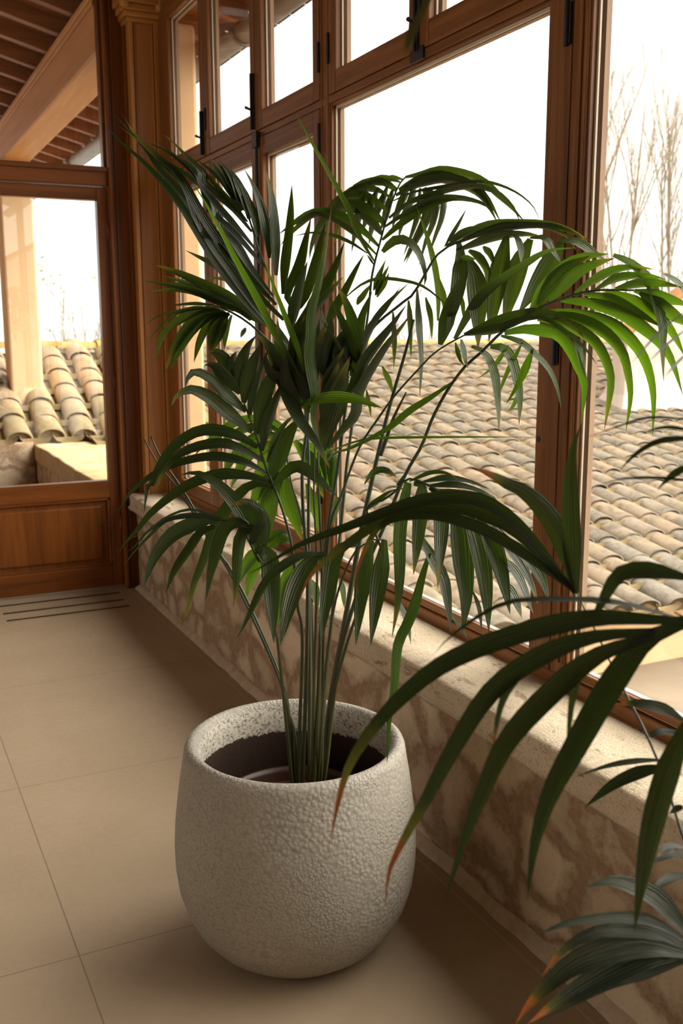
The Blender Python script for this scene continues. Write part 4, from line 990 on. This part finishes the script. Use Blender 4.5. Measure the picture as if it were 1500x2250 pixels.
(24.1,'-0.47,-0.19,0.86','1034,1621,1255 985,1632,1222 941,1639,1196 894,1642,1163 820,1648,1131 785,1650,1122 757,1646,1092'),
(5.8,'-0.58,-0.65,0.50','809,1759,1101 830,1745,1117 862,1722,1133 892,1699,1141 932,1668,1144 1022,1592,1148 1128,1493,1152'),
]),
('I',[
(7.2,'826,1804,411 823,1778,774 828,1758,958 845,1743,1022 863,1727,1089 878,1714,1133 904,1694,1182 929,1676,1225 966,1649,1276 987,1634,1303 1011,1618,1323 1046,1595,1345'),
],[
(28.9,'0.45,0.46,0.77','1036,1600,1340 1083,1569,1363 1127,1538,1377 1155,1517,1380 1186,1493,1369 1215,1468,1332'),
(28.9,'0.19,0.58,0.79','1038,1599,1340 1064,1581,1345 1091,1560,1352 1128,1526,1370 1164,1492,1369'),
]),
('J',[
(8.2,'937,1749,1100 945,1736,1138 949,1728,1162 956,1718,1189 969,1701,1229'),
(13.2,'838,1819,402 853,1814,558 885,1800,760 912,1788,930 926,1781,1007 951,1768,1134 966,1760,1203 990,1747,1299 1006,1738,1370'),
],[
(31.2,'0.37,0.74,0.56','1054,1715,1320 1056,1704,1347 1052,1671,1402 1047,1627,1455'),
]),
('K',[
(9.2,'805,1793,420 812,1782,626 815,1769,863 812,1767,932 807,1764,1019 805,1762,1070 804,1759,1113'),
],[
(38.0,'0.28,0.89,0.37','812,1755,1115 817,1740,1168 823,1716,1225 829,1694,1271 833,1676,1301'),
(30.0,'-0.22,0.92,0.32','822,1750,1121 849,1735,1159 869,1724,1186 876,1716,1236 914,1690,1314 939,1673,1352 958,1659,1385'),
(29.9,'-0.11,0.92,0.36','844,1739,1212 859,1730,1231 880,1716,1272 876,1718,1277 899,1701,1318 922,1685,1352 947,1665,1397'),
(29.6,'0.01,-0.77,0.64','729,1795,1274 743,1770,1225 756,1737,1178 774,1696,1135 783,1659,1092'),
(29.3,'-0.22,0.87,0.45','758,1780,1350 761,1767,1394 766,1745,1443 770,1727,1476'),
(29.2,'-0.09,0.66,0.75','771,1773,1354 800,1736,1402 815,1709,1429 825,1689,1446'),
(29.4,'0.70,0.48,0.53','873,1725,1289 866,1715,1331 838,1697,1393 811,1685,1431'),
(29.3,'0.77,0.20,0.61','869,1726,1287 848,1717,1339 818,1702,1386 796,1693,1412'),
(7.6,'0.39,0.65,0.66','868,1727,1266 842,1721,1302 815,1708,1335 779,1690,1370'),
(29.7,'-0.23,0.74,0.63','811,1755,1225 819,1735,1261 824,1710,1295 828,1690,1317'),
(29.6,'0.02,0.89,0.46','757,1781,1261 762,1763,1317 770,1743,1354 772,1728,1386'),
(29.8,'-0.01,0.96,0.27','812,1755,1261 813,1747,1308 820,1736,1344 820,1727,1381'),
(30.0,'0.43,0.81,0.39','773,1774,1197 750,1773,1232 737,1765,1266 734,1747,1303'),
(30.0,'0.03,0.93,0.36','814,1754,1170 816,1746,1209 823,1729,1255 828,1713,1292'),
(30.0,'0.70,0.65,0.29','786,1767,1190 771,1768,1237 754,1767,1284 742,1766,1314'),
(29.8,'0.74,0.63,0.24','781,1770,1233 769,1769,1280 759,1765,1326 750,1761,1361'),
(29.8,'0.68,0.61,0.41','743,1788,1242 732,1788,1280 714,1788,1317 690,1791,1345'),
(29.9,'-0.03,1.00,0.09','846,1738,1251 842,1740,1298 849,1736,1335 854,1733,1372'),
(30.0,'0.02,-0.97,0.26','815,1753,1270 828,1753,1317 821,1764,1354 819,1773,1391'),
(30.1,'-0.80,-0.29,0.53','822,1750,1279 841,1750,1316 862,1753,1350 876,1756,1372'),
(30.5,'0.24,0.95,0.20','786,1767,1209 761,1769,1317 772,1756,1372 785,1743,1408'),
(30.1,'0.34,0.91,0.24','797,1762,1190 788,1756,1261 795,1740,1317 806,1723,1364'),
(29.9,'0.66,0.74,0.11','773,1774,1218 743,1784,1280 733,1785,1326 731,1782,1372'),
(30.1,'-0.65,-0.71,0.27','832,1745,1227 848,1743,1270 868,1741,1316 885,1741,1353'),
(29.7,'-0.09,0.97,0.21','794,1763,1227 777,1761,1289 767,1754,1335 769,1740,1381'),
(30.0,'0.61,0.70,0.36','766,1777,1205 744,1781,1247 715,1788,1271 705,1784,1308'),
(30.0,'-0.87,-0.41,0.28','863,1730,1261 876,1730,1329 889,1731,1380 907,1729,1423'),
(29.9,'-0.23,0.97,0.10','849,1737,1242 852,1735,1289 862,1729,1335 864,1728,1383'),
(30.1,'0.06,-0.98,0.17','825,1748,1242 813,1758,1279 809,1767,1320 815,1775,1372'),
(30.4,'-0.82,-0.48,0.30','824,1749,1151 844,1747,1196 859,1752,1245 871,1759,1290'),
]),
('S',[
(7.3,'800,1796,420 801,1782,628 802,1764,866 798,1760,935 792,1755,1021 791,1750,1082 790,1743,1145'),
],[
(29.2,'-0.35,0.92,0.14','796,1741,1138 787,1742,1182 788,1736,1229 782,1734,1266 775,1731,1303 776,1724,1345 774,1719,1380 781,1707,1424 786,1696,1463 792,1667,1570'),
(29.2,'-0.66,-0.32,0.68','761,1757,1203 780,1734,1216 805,1692,1224 830,1640,1222 851,1580,1210'),
(27.0,'0.86,0.18,0.48','763,1756,1264 737,1761,1310 715,1764,1343 690,1763,1391 662,1762,1439 579,1749,1577 556,1746,1606'),
(23.9,'0.89,0.14,0.44','771,1752,1271 763,1751,1299 744,1747,1343 724,1742,1386 699,1731,1438 683,1723,1472'),
]),
('N',[
(8.7,'785,1845,413 783,1850,505 775,1856,530 764,1865,607 710,1899,766 668,1924,865 654,1932,887 591,1968,1019 553,1990,1086 534,2001,1135'),
(7.7,'774,1852,506 760,1865,607 705,1899,765 664,1925,863 648,1934,889 586,1970,1015 548,1992,1072 521,2007,1129'),
],[
]),
('M',[
(7.0,'827,1783,430 836,1745,635 865,1697,808 896,1660,906 858,1655,1009 884,1633,1031 902,1618,1050 915,1605,1072 937,1588,1069 956,1571,1056 982,1550,1039 1011,1526,1020 1040,1502,999 1064,1480,970'),
(7.2,'814,1789,430 808,1746,639 810,1700,814 827,1664,913 840,1648,939 859,1630,956 875,1615,957'),
],[
(29.2,'-0.83,-0.51,0.23','904,1617,1058 914,1609,1074 919,1605,1066 911,1603,1034 897,1596,975 886,1576,887 874,1564,831 859,1554,782'),
(29.6,'-0.64,-0.67,0.37','925,1593,1065 936,1585,1067 933,1576,1036 912,1552,966 888,1526,906'),
(30.2,'-0.22,-0.91,0.36','949,1575,1058 961,1565,1049 959,1548,998 941,1523,931 925,1501,882'),
(29.5,'0.07,-0.96,0.27','939,1584,960 956,1571,919 973,1555,874 977,1534,781'),
(43.2,'-0.37,-0.89,0.27','977,1553,1037 992,1535,987 990,1516,914 985,1498,855 969,1483,797'),
(36.9,'-0.30,-0.90,0.31','997,1533,1020 1015,1513,969 1018,1490,904 1014,1470,845 1008,1454,799'),
(34.8,'-0.36,-0.84,0.41','1023,1521,1002 1041,1495,952 1045,1467,894 1042,1437,835'),
(28.7,'0.13,-0.83,0.54','1042,1501,989 1070,1469,939 1085,1437,891 1088,1415,853'),
(28.5,'-0.19,-0.82,0.54','1060,1482,968 1089,1450,933 1100,1422,898 1100,1399,860'),
(28.7,'0.27,-0.76,0.59','1054,1485,932 1074,1460,897 1081,1419,835'),
(28.8,'0.17,-0.69,0.71','1049,1488,888 1063,1464,866 1062,1428,827'),
(9.4,'-0.13,-0.95,0.29','1007,1508,865 1015,1498,833 1013,1484,790'),
(8.9,'-0.13,-0.87,0.48','1016,1601,801 1027,1589,778 1040,1568,746'),
(23.6,'0.52,-0.78,0.34','936,1663,814 945,1650,775 948,1635,732'),
(9.4,'-0.50,-0.65,0.58','921,1602,1068 952,1576,1086 974,1554,1086 991,1535,1073'),
(23.8,'-0.08,-0.38,0.92','939,1587,1067 974,1562,1075 1008,1533,1071 1040,1505,1057'),
(23.8,'0.03,-0.46,0.89','945,1577,1061 992,1544,1063 1030,1512,1051 1050,1493,1035'),
(20.4,'-0.20,-0.27,0.94','956,1571,1053 990,1540,1050 1014,1510,1048'),
(20.8,'0.02,0.67,0.74','854,1657,1007 874,1640,1028 888,1625,1045 901,1612,1054'),
(29.1,'-0.37,-0.23,0.90','850,1650,1060 859,1634,1082 873,1613,1090 885,1588,1081'),
(29.4,'-0.93,-0.21,0.31','953,1577,931 937,1578,880 921,1575,830 903,1574,793 884,1573,757 867,1557,674 856,1552,641 843,1537,576 836,1528,544'),
(31.7,'-0.51,-0.67,0.55','837,1650,945 809,1655,944 786,1651,919 764,1629,868 743,1605,824 723,1577,780'),
(32.3,'-0.59,-0.61,0.53','857,1631,954 842,1624,914 820,1603,858 786,1559,777'),
(33.0,'-0.51,-0.68,0.53','875,1615,957 865,1605,916 840,1580,850 808,1542,778'),
(35.0,'-0.30,-0.71,0.64','782,1686,925 754,1687,914 720,1673,878 688,1645,836 652,1599,784'),
(29.1,'-0.62,-0.22,0.75','780,1687,925 739,1693,924 692,1690,905 654,1680,878 613,1655,830 581,1634,797'),
]),
('P2a',[
(5.1,'717,586,670 747,668,754 759,723,813 769,767,864 771,803,904 769,838,941 767,884,994 764,921,1036'),
],[
(13.9,'-0.32,-0.76,0.57','812,784,912 795,795,924 770,808,931 743,822,930'),
(18.7,'-0.17,0.00,0.98','809,783,898 786,794,898 771,800,891'),
(13.2,'-0.21,0.06,0.98','776,766,878 748,780,877 717,794,872 680,809,860'),
(15.4,'-0.56,-0.48,0.67','774,766,871 747,778,865 721,788,853 702,794,839 688,799,826'),
(15.7,'-0.40,0.24,0.88','762,728,844 755,730,840 748,733,836'),
(22.3,'0.12,-0.89,0.44','727,674,734 691,684,777 662,689,797 633,693,809 603,693,810'),
(12.4,'-0.05,-0.64,0.77','726,672,725 694,685,749 661,694,761 599,704,767 571,707,765 553,708,763'),
(16.4,'-0.10,-0.55,0.83','726,671,719 693,684,738 660,692,747 626,699,751 598,702,746 575,701,736 557,698,723'),
(28.4,'-0.25,-0.48,0.84','725,670,713 680,686,728 640,695,729 598,700,723 569,700,711 545,698,699 524,694,685'),
(27.1,'-0.23,-0.46,0.86','725,670,713 685,682,718 650,687,713 606,690,703 569,690,694 535,689,685'),
(17.1,'-0.14,-0.51,0.85','725,670,709 676,680,704 633,686,702 589,687,694 541,686,686'),
(20.3,'0.11,0.09,0.99','765,716,792 734,717,799 707,712,799'),
(22.3,'-0.05,0.23,0.97','763,713,772 731,712,773 706,706,771'),
(17.4,'0.14,0.08,0.99','765,717,798 737,717,808 712,710,806'),
(17.6,'-0.57,-0.72,0.39','763,921,1034 735,949,1081 713,972,1114 681,1000,1142 648,1023,1146 606,1049,1138 536,1090,1106 488,1119,1084 446,1143,1055 427,1154,1043'),
(15.3,'-0.53,-0.73,0.43','764,921,1036 729,951,1068 692,985,1099 661,1012,1115 628,1037,1123 594,1062,1118 570,1077,1100 549,1089,1045 551,1088,1018'),
(20.3,'-0.65,-0.66,0.37','762,923,1039 715,976,1105 686,1005,1124 661,1028,1133 613,1068,1132 581,1091,1107 531,1128,1060 507,1146,1028 497,1155,993'),
(25.7,'0.41,0.86,0.31','765,921,1036 751,927,1089 730,933,1129 698,940,1161 667,946,1175 655,948,1184 626,953,1194'),
(23.1,'0.77,0.55,0.33','764,921,1034 753,918,1091 734,902,1168 722,885,1217 720,872,1243'),
]),
('P2b',[
(4.2,'694,585,775 712,602,900 707,630,1025 685,653,1084 667,663,1090'),
],[
(11.9,'-0.37,-0.05,0.93','666,662,1086 618,688,1099 560,717,1102 522,735,1097 482,749,1072 461,755,1051'),
(20.3,'-0.59,-0.62,0.51','677,656,1083 653,668,1083 602,693,1085 551,716,1075 498,738,1057 455,754,1033 411,767,991 383,772,951 370,771,915 360,768,877'),
(19.3,'-0.72,-0.57,0.39','650,668,1073 591,695,1066 544,713,1046 505,726,1015 470,732,964 446,735,922 423,739,882 408,740,853 402,736,821'),
(21.8,'-0.68,-0.54,0.49','649,667,1069 598,686,1051 553,697,1017 513,705,976 487,704,934 465,702,889 443,697,837'),
(25.3,'-0.73,-0.50,0.47','681,654,1082 640,669,1064 604,674,1023 566,676,967 541,677,927 523,673,885 510,664,837'),
(23.7,'-0.81,-0.39,0.44','674,640,996 653,639,960 628,632,910 607,622,861 589,610,816'),
(13.6,'-0.94,0.16,0.30','536,715,1034 521,719,1017 512,719,995 504,716,964'),
(13.6,'-0.96,0.20,0.19','585,692,1038 576,691,1013 570,688,984 566,686,967'),
(16.9,'-0.75,-0.54,0.39','681,662,1121 659,677,1127 639,691,1127 628,698,1121 621,702,1107 613,707,1086 606,711,1070'),
]),
('P2d',[
(3.9,'744,600,799 766,633,1015 779,671,1230 774,700,1360 762,715,1403'),
],[
(2.9,'-0.59,-0.63,0.51','722,706,1263 694,725,1266 680,735,1264 668,743,1259 637,766,1244'),
(3.9,'-0.67,-0.55,0.50','721,704,1253 701,724,1256 684,743,1247'),
(12.4,'-0.69,0.07,0.72','720,703,1247 693,723,1242 677,736,1229 666,745,1213'),
(14.2,'-0.73,0.16,0.66','718,699,1223 704,715,1208 698,726,1194'),
(3.4,'-0.60,-0.59,0.55','717,696,1205 690,716,1208 663,738,1206 646,752,1199'),
(2.8,'-0.12,-0.41,0.90','725,726,1368 681,712,1351 645,693,1336 598,664,1318'),
(2.7,'0.02,-0.38,0.92','724,723,1352 672,697,1336 639,676,1327 612,657,1321'),
(3.2,'0.02,-0.31,0.95','722,719,1329 685,696,1319 624,649,1308'),
]),
('P2e',[
(3.2,'675,504,995 685,566,1463 603,634,1669 472,690,1676 422,700,1627'),
],[
(13.5,'-0.67,0.03,0.74','421,698,1617 391,660,1583 347,602,1545 288,512,1496'),
]),
]


def cr(pts, n):
    P = [pts[0] * 2 - pts[1]] + pts + [pts[-1] * 2 - pts[-2]]; out = []
    L = [0]
    for a, b in zip(pts, pts[1:]): L.append(L[-1] + max((b - a).length, 1e-5))
    for k in range(n + 1):
        s = L[-1] * k / n; i = 0
        while i < len(pts) - 2 and s > L[i + 1]: i += 1
        t = (s - L[i]) / (L[i + 1] - L[i]); p0, p1, p2, p3 = P[i:i + 4]
        out.append(.5 * ((2 * p1) + (p2 - p0) * t + (2 * p0 - 5 * p1 + 4 * p2 - p3) * t * t + (3 * p1 - p0 - 3 * p2 + p3) * t ** 3))
    return out
def parse(s): return [Vector([int(q) / 1000 for q in p.split(',')]) for p in s.split()]
def blade(mb, wd, N, pts, rnd):
    n = max(10, min(26, int(sum((b - a).length for a, b in zip(pts, pts[1:])) / .018)))
    c = cr(pts, n); vs = []; uv = []
    U = (-1, -.55, 0, .55, 1)
    prev = None
    for i, p in enumerate(c):
        T = (c[min(i + 1, n)] - c[max(i - 1, 0)]).normalized()
        W = T.cross(N)
        if W.length < .15 and prev is not None: W = prev
        W = W.normalized()
        if prev is not None:
            if W.dot(prev) < 0: W = -W
            W = (W * .6 + prev * .4); W = (W - T * W.dot(T)).normalized()
        prev = W; Nn = W.cross(T)
        t = i / n
        prof = min(1, .30 + 2.6 * t) * (1 - max(0, (t - .38) / .62) ** 1.55) if t < 1 else 0
        prof = max(prof, .015)
        h = wd * .5 * prof
        wav = .05 * math.sin(t * 9 + rnd * 30)
        for u in U:
            vs.append(p + W * (u * h) + Nn * (h * (.30 * abs(u) ** 1.3 - .16 + wav * u)))
            uv.append((u * .5 + .5, t))
    fs = [(i * 5 + k, i * 5 + k + 1, (i + 1) * 5 + k + 1, (i + 1) * 5 + k) for i in range(n) for k in range(4)]
    mb.add(vs, fs, rnd, uv)
def palm(data, root, base, lit=()):
    for name, rach, leaves in data:
        lm = MB()
        for wd, N, pts in leaves:
            blade(lm, wd / 1000, Vector([float(q) for q in N.split(',')]), parse(pts), random.random())
        mat = M['leaf_lit'] if name in lit else M['leaf_mid'] if name in ('F', 'G', 'B') else M['leaf_edge'] if name.startswith('P2') else M['leaf']
        fr = None
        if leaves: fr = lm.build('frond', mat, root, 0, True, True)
        rm = MB()
        for wd, pts in rach:
            p = parse(pts)
            if base is None and p[0].z < .56: p = [Vector((p[0].x * .6 + .32, p[0].y * .6 + .742, .290))] + p
            if base is not None and p[0].z > .5: p = base(p) + p
            c = cr(p, max(12, len(p) * 4)); n = len(c) - 1
            rm.tube(c, [wd / 2000 * (1.15 - .75 * (k / n) ** 1.4) for k in range(n + 1)], 8)
        rm.build('rachis' if fr else 'new_spear', M['stem'], fr if fr else root, 0, True)
root = empty('kentia_palm', (.80, 1.86, .29), 'tall arching kentia palm growing from the grey planter', 'palm')
palm([f for f in FRONDS if not f[0].startswith('P2')], root, None, ('E', 'H', 'S'))
root2 = empty('kentia_palm', (PC2.x, PC2.y, .29), 'blurred foreground palm with scorched leaf tips at the lower right edge', 'palm')
def base2(p):
    q = PC2 + Vector((random.uniform(-.03, .03), random.uniform(-.03, .03), .29))
    return [q, q.lerp(p[0], .45) + Vector((.04, 0, .03))]
palm([f for f in FRONDS if f[0].startswith('P2')], root2, base2)
